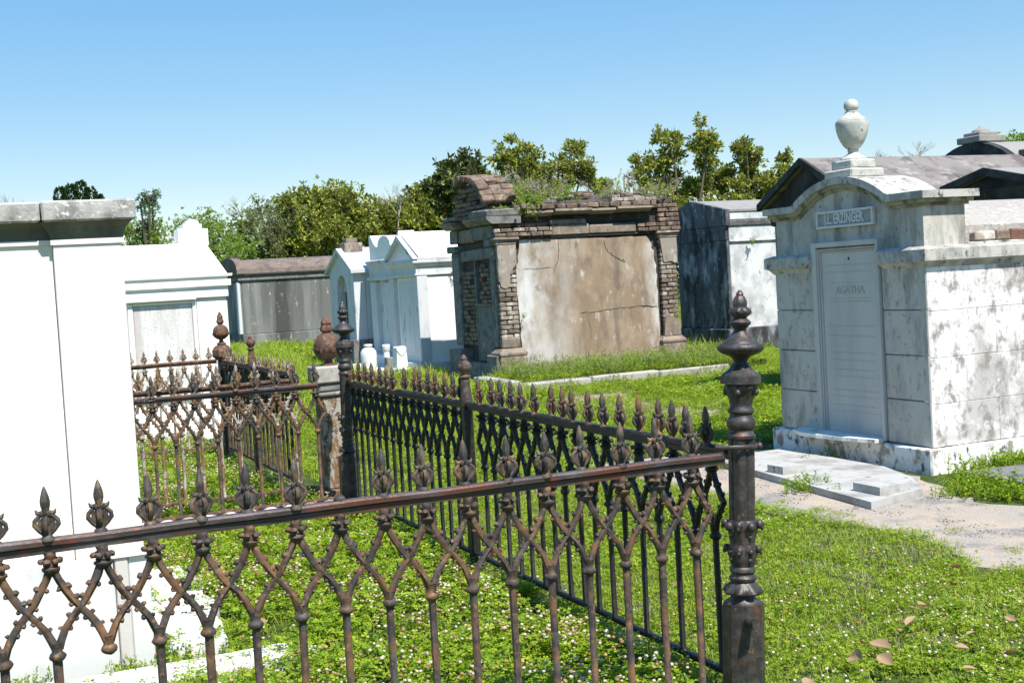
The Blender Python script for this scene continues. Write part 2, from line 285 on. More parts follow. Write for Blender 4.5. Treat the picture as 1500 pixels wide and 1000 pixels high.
    def ball(s, c, r, n=8, m=5):
        r3 = r if hasattr(r, '__len__') else (r, r, r)
        vs = [(c[0], c[1], c[2] - r3[2])]; fs = []
        for k in range(1, m):
            ph = math.pi * k / m
            for i in range(n):
                a = 2 * math.pi * i / n
                vs.append((c[0] + r3[0] * math.sin(ph) * math.cos(a), c[1] + r3[1] * math.sin(ph) * math.sin(a), c[2] - r3[2] * math.cos(ph)))
        vs.append((c[0], c[1], c[2] + r3[2])); t = len(vs) - 1
        for i in range(n):
            fs.append((0, 1 + (i + 1) % n, 1 + i)); fs.append((t, t - n + i, t - n + (i + 1) % n))
            for k in range(m - 2):
                fs.append((1 + k * n + i, 1 + k * n + (i + 1) % n, 1 + (k + 1) * n + (i + 1) % n, 1 + (k + 1) * n + i))
        return s.add(vs, fs, True)
    def rings(s, x0, x1, y0, y1, prof, cap=True):
        """moulding around a rectangle: prof (outward, z) bottom to top"""
        vs = []; fs = []
        for o, z in prof:
            vs += [(x0 - o, y0 - o, z), (x1 + o, y0 - o, z), (x1 + o, y1 + o, z), (x0 - o, y1 + o, z)]
        for k in range(len(prof) - 1):
            for i in range(4): fs.append((k * 4 + i, k * 4 + (i + 1) % 4, k * 4 + 4 + (i + 1) % 4, k * 4 + 4 + i))
        if cap: fs += [(3, 2, 1, 0), tuple(range(len(vs) - 4, len(vs)))]
        return s.add(vs, fs)
    def mesh(s, name, mats):
        me = bpy.data.meshes.new(name); me.from_pydata(s.v, [], s.f)
        for m in (mats if isinstance(mats, (list, tuple)) else [mats]): me.materials.append(m)
        me.polygons.foreach_set("use_smooth", s.sm); me.polygons.foreach_set("material_index", s.mi)
        me.update()
        return me

WL = {}
def place(name, me, parent=None, loc=(0, 0, 0), rot=(0, 0, 0), scale=(1, 1, 1)):
    o = bpy.data.objects.new(name, me); COL.objects.link(o)
    base = Vector((0, 0, 0))
    if parent is not None: o.parent = parent; base = WL[parent.name]
    o.location = Vector(loc) - base; o.rotation_euler = rot; o.scale = scale
    WL[o.name] = Vector(loc)
    return o
def build(mb, name, mat, parent=None, sharp=38):
    """world-coordinate mesh, origin moved to its own base centre"""
    v = np.array(mb.v); c = Vector(((v[:, 0].min() + v[:, 0].max()) / 2, (v[:, 1].min() + v[:, 1].max()) / 2, v[:, 2].min()))
    mb.v = [tuple(r) for r in (v - np.array(c))]
    me = mb.mesh(name, mat)
    if any(mb.sm): me.set_sharp_from_angle(angle=math.radians(sharp))
    return place(name, me, parent, c)
def tag(o, label=None, cat=None, group=None, kind=None):
    if label: o['label'] = label
    if cat: o['category'] = cat
    if group: o['group'] = group
    if kind: o['kind'] = kind
    return o
def thing(name, loc, label, cat, group=None):
    o = bpy.data.objects.new(name, None); COL.objects.link(o); o.location = loc; o.empty_display_size = .1
    WL[o.name] = Vector(loc)
    return tag(o, label, cat, group)
def copy_tree(o, loc, rotz=None, label=None):
    c = o.copy(); COL.objects.link(c); c.location = loc; WL[c.name] = Vector(loc)
    if rotz is not None: c.rotation_euler.z = rotz
    if label: c['label'] = label
    def rec(src, dst):
        for ch in src.children:
            k = ch.copy(); COL.objects.link(k); k.parent = dst; WL[k.name] = Vector((0, 0, 0)); rec(ch, k)
    rec(o, c)
    return c
def part(parent, name, mat, **kw):
    """one-shot box part"""
    mb = MB(); mb.cbox(*kw['b'], b=kw.get('bev', .006), j=kw.get('j', 0)); return build(mb, name, mat, parent)

# ================================================================== GROUND
def irregular(pts, step=.12, amp=.035):
    out = []
    for i in range(len(pts)):
        a = Vector((*pts[i], 0)); b = Vector((*pts[(i + 1) % len(pts)], 0)); L = (b - a).length
        n = max(1, min(int(L / step), 120)); nrm = Vector((-(b - a).y, (b - a).x, 0)).normalized() if L else Vector()
        for k in range(n):
            p = a.lerp(b, k / n) + nrm * (rnd.gauss(0, amp) if k else 0)
            out.append((p.x, p.y))
    return out
mb = MB(); mb.add([(-500, -300, 0), (700, -300, 0), (700, 900, 0), (-500, 900, 0)], [(0, 1, 2, 3)])
tag(build(mb, 'ground', M['soil']), kind='structure')
PATH = [(4.60, 9.55), (4.72, 8.4), (4.66, 7.6), (4.73, 6.97), (4.76, 6.5), (4.88, 6.0), (4.86, 5.4), (4.62, 5.0), (4.75, 4.6), (5.2, 4.2), (6.2, 3.4), (9, 1.8), (9, 4.6), (6.1, 5.75), (5.9, 6.1), (6.0, 6.6), (6.3, 7.2), (6.4, 9.0), (6.2, 9.25), (5.2, 9.45)]
mb = MB(); mb.prism(irregular(PATH), 'z', -.02, .006); tag(build(mb, 'path', M['path']), kind='structure')
GRAV = [(7.15, 11.5), (7.75, 11.4), (7.8, 12.3), (7.5, 13.2), (7.9, 14.4), (8.1, 15.0), (7.1, 15.1), (7.0, 14.4), (7.15, 13.0)]
mb = MB(); mb.prism(irregular(GRAV), 'z', -.02, .006); tag(build(mb, 'gravel_path', M['gravel']), kind='structure')

# ================================================================== BRICKS
def brick_mesh(l, d, h, mat, j=.0065, b=.009):
    mb = MB(); mb.cbox(-l / 2, l / 2, -d / 2, d / 2, -h / 2, h / 2, b, j); return mb.mesh('brick', mat)
BR = {}
for key, mat in (('c', 'brickc'), ('r', 'brickred'), ('p', 'brickpale')):
    BR[key] = [brick_mesh(.205, .095, .06, M[mat]) for _ in range(3)]
    BR[key + 'h'] = [brick_mesh(.098, .095, .06, M[mat]) for _ in range(2)]
def brick(parent, x, y, z, rz=0, kind='c', tilt=0., sc=(1, 1, 1)):
    return place('brick', rnd.choice(BR[kind]), parent, (x, y, z), (rnd.gauss(0, tilt), rnd.gauss(0, tilt), rz + rnd.gauss(0, .015 + tilt)), sc)
def brick_course(parent, ax, a0, a1, other, z, kinds='c', off=0., miss=0., rough=.004, tilt=0.):
    """bricks laid along ax from a0 to a1; other: the fixed coordinate of the brick centre"""
    a = a0 - off
    while a < a1 - .03:
        full = True
        l = .205
        s0, s1 = max(a, a0), min(a + l, a1)
        w = s1 - s0
        if w > .035 and rnd.random() > miss:
            k = rnd.choice(kinds); kk = k + 'h' if w < .15 else k
            base = .098 if w < .15 else .205
            c = (s0 + s1) / 2; q = other + rnd.gauss(0, rough)
            if ax == 'x': brick(parent, c, q, z, 0, kk, tilt, ((w - .008) / base, 1, 1))
            else: brick(parent, q, c, z, math.pi / 2, kk, tilt, ((w - .008) / base, 1, 1))
        a += l + .006
def jag(p0, p1, amp, n):
    """jagged line from p0 to p1 (excluding p1)"""
    out = []
    for k in range(n):
        t = k / n; dx, dy = p1[0] - p0[0], p1[1] - p0[1]; L = math.hypot(dx, dy) or 1
        o = rnd.uniform(-amp, amp) if k else 0
        out.append((p0[0] + dx * t - dy / L * o, p0[1] + dy * t + dx / L * o))
    return out

# ================================================================== RIGHT TOMB with name plaque
def text_mesh(s, size, ext, name, mat, parent, loc, rot, sx=1., off=0.):
    cu = bpy.data.curves.new(name, 'FONT'); cu.body = s; cu.size = size; cu.extrude = ext; cu.offset = off
    cu.align_x = 'CENTER'; cu.align_y = 'CENTER'; cu.resolution_u = 3
    t = bpy.data.objects.new('tmp', cu); COL.objects.link(t); bpy.context.view_layer.update()
    me = bpy.data.meshes.new_from_object(t.evaluated_get(bpy.context.evaluated_depsgraph_get())); me.name = name
    me.materials.clear(); me.materials.append(mat)
    bpy.data.objects.remove(t); bpy.data.curves.remove(cu)
    return place(name, me, parent, loc, rot, (sx, 1, 1))

def erzinger_tomb():
    t = thing('tomb', (7.9, 8.16, 0), 'aged white plastered tomb with arched pediment, carved name plaque and stone urn at right', 'tomb')
    # base course
    mb = MB(); mb.cbox(6.395, 9.4, 7.185, 9.15, -.05, .19, .012); build(mb, 'base', M['plaster_base'], t)
    # core walls
    mb = MB(); mb.cbox(6.50, 9.32, 7.262, 9.06, .19, 1.56, .004)
    build(mb, 'wall', M['plaster_side'], t)
    # front piers: coursed blocks, recessed joints
    zs = [.194, .532, .87, 1.208, 1.545]
    for (y0, y1) in ((7.222, 7.705), (8.545, 9.07)):
        for k in range(4):
            mb = MB(); mb.cbox(6.449, 6.53, max(y0, 7.226), y1, zs[k] + .003, zs[k + 1] - .003, .006, .0015)
            build(mb, 'block', M['plaster_rt'], t)
    # side blocks
    zz = [.155, .51, .85, 1.195, 1.545]
    for k in range(4):
        xs = [6.4535] + ([7.10, 7.75, 8.4, 9.3] if k % 2 == 0 else [6.8, 7.42, 8.1, 8.7, 9.3])
        for i in range(len(xs) - 1):
            a = max(zz[k], .194)
            mb = MB(); mb.cbox(xs[i] + .0008, xs[i + 1] - .0008, 7.222 + rnd.uniform(-.001, .001), 7.30, a + .0012, zz[k + 1] - .0012, .003, .0006)
            build(mb, 'block', M['plaster_side'], t)
    # lower cornice: sides and front stubs either side of the tablet frame
    prof = [(0, 1.51), (.012, 1.525), (.03, 1.55), (.055, 1.562), (.06, 1.565), (.06, 1.648), (.05, 1.655), (.0, 1.672)]
    def run(y0, y1, x0, x1, name='lower_cornice'):
        mb = MB(); mb.rings(x0, x1, y0, y1, prof); build(mb, name, M['cornice_rt'], t)
    run(7.225, 7.665, 6.455, 9.31); run(8.60, 9.09, 6.455, 9.31)
    mb = MB(); mb.cbox(6.9, 9.31, 7.70, 8.56, 1.52, 1.66, .01); build(mb, 'lower_cornice', M['cornice_rt'], t)
    # attic block with arched top
    yc = 8.155; R = 1.02; zc = 2.262 - R
    def arc(r, y0, y1, n=18):
        a0 = math.asin(max(-1, min(1, (y0 - yc) / r))); a1 = math.asin(max(-1, min(1, (y1 - yc) / r)))
        return [(yc + r * math.sin(a0 + (a1 - a0) * i / n), zc + r * math.cos(a0 + (a1 - a0) * i / n)) for i in range(n + 1)]
    body = [(7.255, 1.66), (9.06, 1.66), (9.06, 1.98), (8.76, 1.98)] + arc(R - .09, 8.72, 7.59)[1:-1] + [(7.55, 1.98), (7.255, 1.98)]
    mb = MB(); mb.prism(body, 'x', 6.475, 6.87); build(mb, 'attic', M['plaster_rt'], t)
    def band(top, th, x0, x1, ye0, ye1, name, mat):
        # top curve: flat, arc, flat
        zf = 2.075 - (2.262 - top)
        r = top - zc
        yy = math.sqrt(max(r * r - (zf - zc) ** 2, 0))
        up = [(ye1, zf)] + arc(r, yc + yy, yc - yy) + [(ye0, zf)]
        r2 = r - th; zf2 = zf - th; yy2 = math.sqrt(max(r2 * r2 - (zf2 - zc) ** 2, 0))
        dn = [(ye0, zf2)] + arc(r2, yc - yy2, yc + yy2) + [(ye1, zf2)]
        mb = MB(); n = len(up); pts = up + dn
        # quads between up and dn so that the band follows the arch
        vs = [(x0, *p) for p in up] + [(x0, *p) for p in reversed(dn)] + [(x1, *p) for p in up] + [(x1, *p) for p in reversed(dn)]
        fs = []
        for i in range(n - 1):
            fs += [(i, i + 1, n + i + 1, n + i), (2 * n + i, 3 * n + i, 3 * n + i + 1, 2 * n + i + 1), (i, 2 * n + i, 2 * n + i + 1, i + 1), (n + i, n + i + 1, 3 * n + i + 1, 3 * n + i)]
        fs += [(0, n, 3 * n, 2 * n), (n - 1, 3 * n - 1, 4 * n - 1, 2 * n - 1)]
        mb.add(vs, fs); return build(mb, name, mat, t)
    band(2.262, .055, 6.405, 6.94, 7.172, 9.155, 'arched_cornice', M['cornice_rt'])
    band(2.2065, .03, 6.432, 6.915, 7.205, 9.12, 'arched_moulding', M['moss'])
    band(2.176, .022, 6.455, 6.895, 7.235, 9.09, 'arched_moulding', M['moss'])
    # vaulted roof behind
    n = 20; R2 = 1.75; z2 = 2.035 - R2; ys = [7.30 + (9.02 - 7.30) * i / n for i in range(n + 1)]
    pts = [(y, z2 + math.sqrt(R2 * R2 - (y - 8.16) ** 2)) for y in ys] + [(9.02, 1.60), (7.30, 1.60)]
    mb = MB(); mb.prism(pts, 'x', 6.90, 9.28); build(mb, 'vaulted_roof', M['vault'], t)
    # exposed bricks on the cornice behind the attic
    x = 6.95
    for k, (w, kd) in enumerate(((.2, 'p'), (.14, 'c'), (.2, 'r'), (.2, 'r'), (.2, 'c'), (.2, 'p'), (.2, 'c'))):
        brick(t, x + w / 2, 7.288, 1.735 - .012, 0, kd, .01, (w / .205, .9, 1.35 if k else 1.25)); x += w + .01
    mb = MB(); mb.cbox(6.89, 9.3, 7.243, 7.34, 1.655, 1.688, .008, .003); build(mb, 'ledge', M['cornice_rt'], t)
    # tablet frame, tablet
    for (y0, y1, z0, z1, x0) in ((7.715, 7.745, .20, 1.756, 6.425), (8.475, 8.535, .20, 1.756, 6.425), (7.746, 8.474, 1.715, 1.756, 6.425)):
        mb = MB(); mb.cbox(x0, 6.53, y0, y1, z0, z1, .005); build(mb, 'tablet_frame', M['tablet_rt'], t)
    for k, (a, x0) in enumerate(((.012, 6.436), (.028, 6.448))):
        mb = MB(); mb.cbox(x0, 6.52, 7.747, 8.473, 1.713 - a - .012, 1.713 - a, .003); build(mb, 'tablet_frame', M['tablet_rt'], t)
        mb = MB(); mb.cbox(x0, 6.52, 8.473 - a, 8.473 - a + .011, .2, 1.713 - a - .013, .003); build(mb, 'tablet_frame', M['tablet_rt'], t)
    mb = MB(); mb.cbox(6.462, 6.54, 7.747, 8.445, .196, 1.672, .003)
    tb = build(mb, 'tablet', M['tablet_rt'], t)
    RX = (math.pi / 2, 0, -math.pi / 2)
    text_mesh('AGATHA', .088, .0025, 'inscription', M['letter_faint'], tb, (6.460, 8.10, 1.365), RX, .98)
    mb = MB()
    for z, w in ((1.565, .27), (1.51, .27), (1.425, .24), (1.30, .24), (1.275, .25), (1.08, .28), (1.0, .28), (.865, .27), (.805, .27), (.73, .24), (.675, .24), (.565, .29), (.515, .29), (.445, .29), (.395, .28)):
        mb.box(6.4600, 6.4625, 8.10 - w, 8.10 + w, z, z + .0035)
    build(mb, 'inscription_line', M['letter_faint'], tb)
    mb = MB(); mb.ball((6.461, 8.10, 1.615), (.004, .012, .012)); build(mb, 'peg_hole', M['crack'], tb)
    # name plaque: raised rim, sunk ground, raised letters
    mb = MB(); mb.cbox(6.452, 6.48, 7.775, 8.455, 1.872, 2.0, .003); pl = build(mb, 'name_plaque', M['recess'], t)
    for (y0, y1, z0, z1) in ((7.765, 8.465, 1.985, 2.003), (7.765, 8.465, 1.866, 1.884), (7.765, 7.785, 1.885, 1.984), (8.445, 8.465, 1.885, 1.984)):
        mb = MB(); mb.cbox(6.438, 6.47, y0, y1, z0, z1, .002); build(mb, 'plaque_rim', M['letters'], pl)
    text_mesh('J.L. ERZINGER.', .118, .005, 'lettering', M['letters'], pl, (6.449, 8.115, 1.935), RX, .66, .0028)
    # marble shelf under the tablet, broken edge
    pts = [(6.46, 8.78), (6.46, 7.74)] + jag((6.33, 7.72), (6.24, 8.1), .012, 5) + jag((6.24, 8.1), (6.22, 8.5), .02, 6) + jag((6.22, 8.5), (6.34, 8.78), .02, 4)
    mb = MB(); mb.prism(pts, 'z', .193, .222); build(mb, 'shelf', M['white_stone'], t)
    # plinth of the urn (two steps)
    mb = MB(); mb.cbox(6.445, 6.775, 8.00, 8.34, 2.245, 2.318, .012, .004); build(mb, 'urn_step', M['urn'], t)
    mb = MB(); mb.cbox(6.485, 6.735, 8.045, 8.30, 2.319, 2.392, .012, .003); build(mb, 'urn_step', M['urn'], t)
    return t
erz = erzinger_tomb()
u = thing('stone_urn', (6.655, 8.17, 2.392), 'pale lichened stone urn with lid and ball finial on top of the arched tomb', 'urn')
UC = (6.61, 8.17, 0)
mb = MB(); mb.lathe([(.103, 2.392), (.105, 2.402), (.095, 2.412), (.07, 2.428), (.045, 2.445), (.037, 2.458), (.044, 2.466), (.044, 2.474), (.038, 2.48)], UC, 28); build(mb, 'foot', M['urn'], u)
mb = MB(); mb.lathe([(.038, 2.479), (.058, 2.492), (.078, 2.515), (.098, 2.55), (.113, 2.585), (.124, 2.625), (.130, 2.665), (.131, 2.690), (.128, 2.697), (.12, 2.70)], UC, 32); build(mb, 'bowl', M['urn'], u)
mb = MB(); mb.lathe([(.123, 2.70), (.122, 2.706), (.112, 2.712), (.110, 2.718), (.098, 2.728), (.075, 2.745), (.058, 2.762), (.050, 2.772), (.052, 2.778), (.04, 2.785)], UC, 28); build(mb, 'lid', M['urn'], u)
mb = MB(); mb.lathe([(.034, 2.785), (.05, 2.795), (.058, 2.812), (.058, 2.832), (.049, 2.857), (.03, 2.872), (.008, 2.878)], UC, 20); build(mb, 'finial', M['urn'], u)

# marble step slabs in front of it
t = tag(build(MB().prism([(5.50, 8.8), (5.43, 8.02), (5.23, 6.44), (5.80, 6.61), (6.05, 7.0), (6.22, 7.5), (6.25, 8.8)][::-1], 'z', .007, .056), 'step_slab', M['step_stone']), 'long white marble step slab lying before the tomb with the urn', 'slab')
mb = MB(); mb.prism([(5.41, 6.84), (5.41, 6.57), (5.69, 6.60), (5.64, 6.87)][::-1], 'z', .057, .112)
tag(build(mb, 'marble_block', M['step_stone']), 'small thick marble block near the right front corner of the step slab', 'stone block')
mb = MB(); mb.prism([(5.45, 7.88), (5.46, 7.70), (5.66, 7.69), (5.62, 7.96)][::-1], 'z', .057, .112)
tag(build(mb, 'marble_block', M['step_stone']), 'small low marble block on the step slab just right of the tall iron post', 'stone block')
mb = MB(); mb.prism(irregular([(6.32, 6.16), (8.6, 5.6), (9.2, 6.5), (6.38, 6.86)], .2, .008), 'z', -.02, .075)
tag(build(mb, 'ground_slab', M['grey_slab']), 'dark grey flat grave slab among weeds beside the right tomb', 'slab')

# ================================================================== LEFT FOREGROUND marble tomb
def left_tomb():
    t = thing('tomb', (-.9, 6.6, 0), 'bright white marble tomb in the left foreground with heavy grey capstones', 'tomb')
    Y = 5.65
    mb = MB(); mb.cbox(-2.6, .69, Y + .03, 8.0, 0, .50, .006); build(mb, 'plinth', M['marble_plinth'], t)
    for (x0, x1, y0, m, nm) in ((-2.6, -.16, Y - .02, 'marble_plinth', 'plinth_panel'), (-.157, .545, Y - .02, 'marble_plinth', 'plinth_panel'), (.555, .61, Y + .005, 'marble_strip', 'corner_strip'), (.612, .70, Y + .015, 'marble_plinth', 'corner_strip')):
        mb = MB(); mb.cbox(x0, x1, y0, Y + .09, .002, .502, .004); build(mb, nm, M[m], t)
    mb = MB(); mb.cbox(-2.6, .70, Y - .006, 8.0, .503, .516, .003); build(mb, 'plinth_ledge', M['marble'], t)
    mb = MB(); mb.cbox(-2.55, .40, Y + .034, 7.95, .517, 1.87, .003); build(mb, 'wall', M['marble'], t)
    mb = MB(); mb.cbox(.401, .681, Y, 7.95, .517, 1.856, .004); build(mb, 'pilaster', M['marble'], t)
    # mouldings: white fillet, cavetto, capstones
    cav = lambda o: [(o, 1.879), (o + .004, 1.90), (o + .014, 1.925), (o + .032, 1.945), (o + .04, 1.952)]
    mb = MB(); mb.rings(.392, .69, Y - .008, 7.96, [(0, 1.857), (0, 1.879)]); build(mb, 'capital_fillet', M['marble'], t)
    mb = MB(); mb.rings(.395, .687, Y - .005, 7.96, cav(0)); build(mb, 'capital_moulding', M['moulding_dark'], t)
    mb = MB(); mb.box(-2.55, .391, Y + .022, 7.9, 1.86, 1.879); build(mb, 'fillet', M['marble'], t)
    mb = MB(); mb.prism([(Y + .045, 1.8795), (Y + .04, 1.90), (Y + .03, 1.925), (Y + .012, 1.945), (Y + .004, 1.952), (Y + 1, 1.952), (Y + 1, 1.8795)], 'x', -2.55, .402); build(mb, 'moulding', M['moulding_dark'], t)
    mb = MB(); mb.cbox(.362, .742, Y - .06, 7.99, 1.953, 2.041, .008, .002); build(mb, 'capstone', M['capstone'], t)
    mb = MB(); mb.cbox(-1.2, .356, Y - .035, 7.99, 1.953, 2.036, .008, .002); build(mb, 'capstone', M['capstone'], t)
    mb = MB(); mb.cbox(-2.6, -1.206, Y - .035, 7.99, 1.953, 2.034, .008, .002); build(mb, 'capstone', M['capstone'], t)
left_tomb()
for o_ in bpy.data.objects:
    if o_.get('label', '').startswith('bright white marble tomb'): o_.location.x -= .022
def slab(name, pts, z0, z1, mat, label, cat='slab', group=None, amp=.008):
    mb = MB(); mb.prism(irregular(pts, .15, amp), 'z', z0, z1); return tag(build(mb, name, mat), label, cat, group)
slab('marble_slab', [(.74, 5.72), (1.0, 5.70), (1.08, 6.5), (1.06, 7.45), (.78, 7.5)], -.02, .065, M['white_stone'], 'white marble slab along the foot of the left foreground tomb', amp=.02)
slab('coping_stone', [(-1.2, 5.22), (.28, 5.22), (.28, 5.46), (-1.2, 5.46)], -.02, .07, M['white_stone'], 'white coping stone in front of the left foreground tomb, mostly behind iron pickets')
slab('coping_stone', [(.30, 5.22), (1.30, 5.25), (1.28, 5.48), (.30, 5.46)], -.02, .065, M['white_stone'], 'white coping stone ending in clover at the tomb corner, lower left')

# ================================================================== SECOND WHITE TOMB (left, behind the fences)
def left_tomb_2():
    t = thing('tomb', (1.6, 15.4, 0), 'bright whitewashed tomb with stepped top finial and stained marble tablet, left behind fences', 'tomb')
    Y = 14.5; X0, X1 = .2, 2.80
    P = lambda nm, m, *b: build(MB().cbox(*b, b=.008), nm, M[m], t)
    P('base', 'whitewash', X0 - .05, X1 + .05, Y - .05, 16.4, 0, .25)
    P('wall', 'whitewash', X0, X1, Y + .06, 16.35, .25, 1.60)
    P('pilaster', 'whitewash', 2.46, X1 + .005, Y + .03, 16.3, .25, 1.56)
    P('frieze', 'whitewash', X0, X1 + .02, Y + .0, 16.35, 1.60, 1.70)
    P('frieze', 'whitewash', X0, 2.45, Y - .03, Y + .2, 1.585, 1.61)
    mb = MB(); mb.rings(X0, X1 + .02, Y, 16.36, [(0, 1.701), (.0, 1.725), (.03, 1.73), (.03, 1.80), (.0, 1.802), (.0, 1.83), (.045, 1.835), (.05, 1.865)]); build(mb, 'cornice', M['whitewash'], t)
    # sloping hip on the front, roof
    mb = MB(); mb.add([(X0, Y, 1.866), (X1 + .02, Y, 1.866), (X1 + .02, 16.36, 1.866), (X0, 16.36, 1.866), (X0 + .1, Y + .35, 2.235), (X1 - .14, Y + .35, 2.235), (X1 - .14, 16.1, 2.235), (X0 + .1, 16.1, 2.235)],
                      [(0, 1, 5, 4), (1, 2, 6, 5), (2, 3, 7, 6), (3, 0, 4, 7), (4, 5, 6, 7)]); build(mb, 'roof', M['whitewash'], t)
    yy = Y + .36
    P('finial_step', 'whitewash', 2.36, 2.70, yy - .02, yy + .3, 2.2, 2.40)
    P('finial_step', 'whitewash', 2.425, 2.635, yy - .01, yy + .28, 2.401, 2.455)
    mb = MB(); mb.prism([(2.455, 2.456), (2.605, 2.456), (2.60, 2.485), (2.56, 2.505), (2.53, 2.51), (2.50, 2.505), (2.46, 2.485)], 'y', yy, yy + .27); build(mb, 'finial_top', M['whitewash'], t)
    P('tablet', 'tablet_old', 1.76, 2.405, Y + .035, Y + .1, .45, 1.545)
    for b in ((1.70, 1.757, Y + .02, Y + .1, .4, 1.58), (2.408, 2.45, Y + .02, Y + .1, .4, 1.58), (1.758, 2.407, Y + .02, Y + .1, 1.548, 1.58)): P('tablet_frame', 'whitewash', *b)
left_tomb_2()
mb = MB()

# ================================================================== GREY VAULTED TOMB
def grey_tomb():
    t = thing('tomb', (9.6, 39, 0), 'long grey streaked tomb with brown curved roof, beyond the left fences', 'tomb')
    X0, X1, Y0, Y1 = 7.75, 11.9, 38.0, 40.6
    P = lambda nm, m, *b: build(MB().cbox(*b, b=.02), nm, M[m], t)
    P('base', 'grey_wall', X0 - .03, X1, Y0 - .08, Y1, 0, .42)
    P('wall', 'grey_wall', X0 + .04, X1 - .1, Y0, Y1 - .1, .42, 2.02)
    P('end_wall', 'grey_shadow_wall', X0 - .0, X0 + .039, Y0 + .01, Y1 - .1, .42, 2.0)
    for y in (Y0 - .03, Y1 - .35):
        P('pilaster', 'whitewash_shade', X0 - .10, X0 + .0, y + .02, y + .3, .43, 2.0)
    mb = MB(); mb.rings(X0, X1 - .1, Y0, Y1 - .1, [(.0, 2.02), (.06, 2.05), (.06, 2.14), (.02, 2.145), (.02, 2.2), (.12, 2.21), (.14, 2.25)]); build(mb, 'cornice', M['stone_grey'], t)
    yc = (Y0 + Y1 - .1) / 2; hw = 1.30; h = .45
    pts = [(yc + hw * math.cos(a), 2.251 + h * math.sin(a) ** .75) for a in [math.pi * i / 16 for i in range(17)]]
    mb = MB(); mb.prism(pts, 'x', X0 + .14, X1 - .1); build(mb, 'curved_roof', M['brown_roof'], t)
    mb = MB(); mb.prism([(yc + (hw + .1) * math.cos(a), 2.252 + (h + .06) * math.sin(a) ** .75) for a in [math.pi * i / 16 for i in range(17)]], 'x', X0 - .1, X0 + .139); build(mb, 'end_gable', M['brown_roof'], t)
grey_tomb()

# ================================================================== ROW OF WHITE TOMBS (centre left)
def white_gable_tomb():
    t = thing('tomb', (8.6, 22.1, 0), 'white gabled tomb with pointed pediment, nearest of the white row by the brick tomb', 'tomb')
    X0, X1, Y0, Y1 = 7.47, 10.2, 21.28, 22.86
    P = lambda nm, m, *b: build(MB().cbox(*b, b=.01), nm, M[m], t)
    P('base', 'whitewash_shade', X0 - .1, X1, Y0 - .06, Y1 + .03, 0, .22)
    P('wall', 'whitewash', X0 + .08, X1, Y0, Y1, .22, 1.76)
    for (a, b) in ((Y0 - .03, Y0 + .26), (Y1 - .26, Y1 + .0)): P('pilaster', 'whitewash_shade', X0, X0 + .2, a, b, .22, 1.76)
    P('tablet', 'whitewash_shade', X0 + .05, X0 + .2, Y0 + .42, Y1 - .42, .3, 1.68)
    mb = MB(); mb.rings(X0, X1, Y0, Y1, [(0, 1.762), (.03, 1.78), (.03, 1.80), (0, 1.805), (0, 1.93), (.02, 1.94), (.07, 2.0), (.07, 2.06), (.05, 2.07)]); build(mb, 'entablature', M['whitewash_shade'], t)
    yc = (Y0 + Y1) / 2
    mb = MB(); mb.prism([(Y0 - .05, 2.071), (yc, 2.47), (Y1 + .05, 2.071)], 'x', X0 + .05, X0 + .25); build(mb, 'gable', M['whitewash_shade'], t)
    mb = MB(); mb.prism([(Y0 - .09, 2.071), (yc, 2.53), (Y1 + .09, 2.071), (Y1 - .02, 2.071), (yc, 2.455), (Y0 + .02, 2.071)], 'x', X0 - .07, X0 + .02); build(mb, 'gable_moulding', M['whitewash_shade'], t)
    mb = MB(); mb.prism([(Y0 - .07, 2.072), (Y0 - .07, 2.12), (yc, 2.535), (Y1 + .07, 2.12), (Y1 + .07, 2.072)], 'x', X0 + .04, X1 + .05); build(mb, 'roof', M['whitewash'], t)
    mb = MB(); mb.cbox(7.9, 8.2, Y0 - .09, Y0 - .0, 1.7, 1.75, .01)
white_gable_tomb()
def ogee_tomb():
    t = thing('tomb', (8.9, 23.9, 0), 'white tomb with scalloped three-peaked parapet, middle of the white row', 'tomb')
    X0, X1, Y0, Y1 = 7.72, 10.4, 22.95, 24.86
    P = lambda nm, m, *b: build(MB().cbox(*b, b=.01), nm, M[m], t)
    P('base', 'whitewash_shade', X0 - .3, X1, Y0, Y1, 0, .3)
    P('wall', 'whitewash_shade', X0 + .1, X1, Y0 + .02, Y1, .3, 1.74)
    for (a, b) in ((Y0 + .02, Y0 + .36), (Y1 - .36, Y1)): P('pilaster', 'whitewash_shade', X0, X0 + .2, a, b, .3, 1.72)
    P('tablet', 'whitewash_shade', X0 + .06, X0 + .2, Y0 + .6, Y1 - .6, .4, 1.7)
    mb = MB(); mb.rings(X0, X1, Y0 + .03, Y1, [(0, 1.74), (.05, 1.78), (.05, 1.80), (.0, 1.83), (0, 2.05), (.06, 2.10), (.06, 2.14), (0, 2.16)]); build(mb, 'entablature', M['whitewash_shade'], t)
    yc = (Y0 + Y1) / 2; pts = [(Y0, 2.16), (Y0, 2.66)]
    pts += [(Y0 + .1 + (yc - .42 - Y0 - .1) * s, 2.66 - .25 * math.sin(s * math.pi / 2)) for s in (.25, .5, .75, 1)]
    pts += [(yc + .42 * math.cos(a) * -1, 2.42 + .2 * math.sin(a)) for a in [math.pi * i / 8 for i in range(1, 8)]]
    pts += [(yc + .42 + (Y1 - .1 - yc - .42) * s, 2.41 + .25 * (1 - math.cos(s * math.pi / 2))) for s in (0, .25, .5, .75, 1)]
    pts += [(Y1, 2.66), (Y1, 2.16)]
    mb = MB(); mb.prism(pts, 'x', X0 + .03, X0 + .35); build(mb, 'parapet', M['whitewash'], t)
    P('roof', 'whitewash', X0 + .36, X1, Y0 + .02, Y0 + 1.9, 2.165, 2.63)
ogee_tomb()
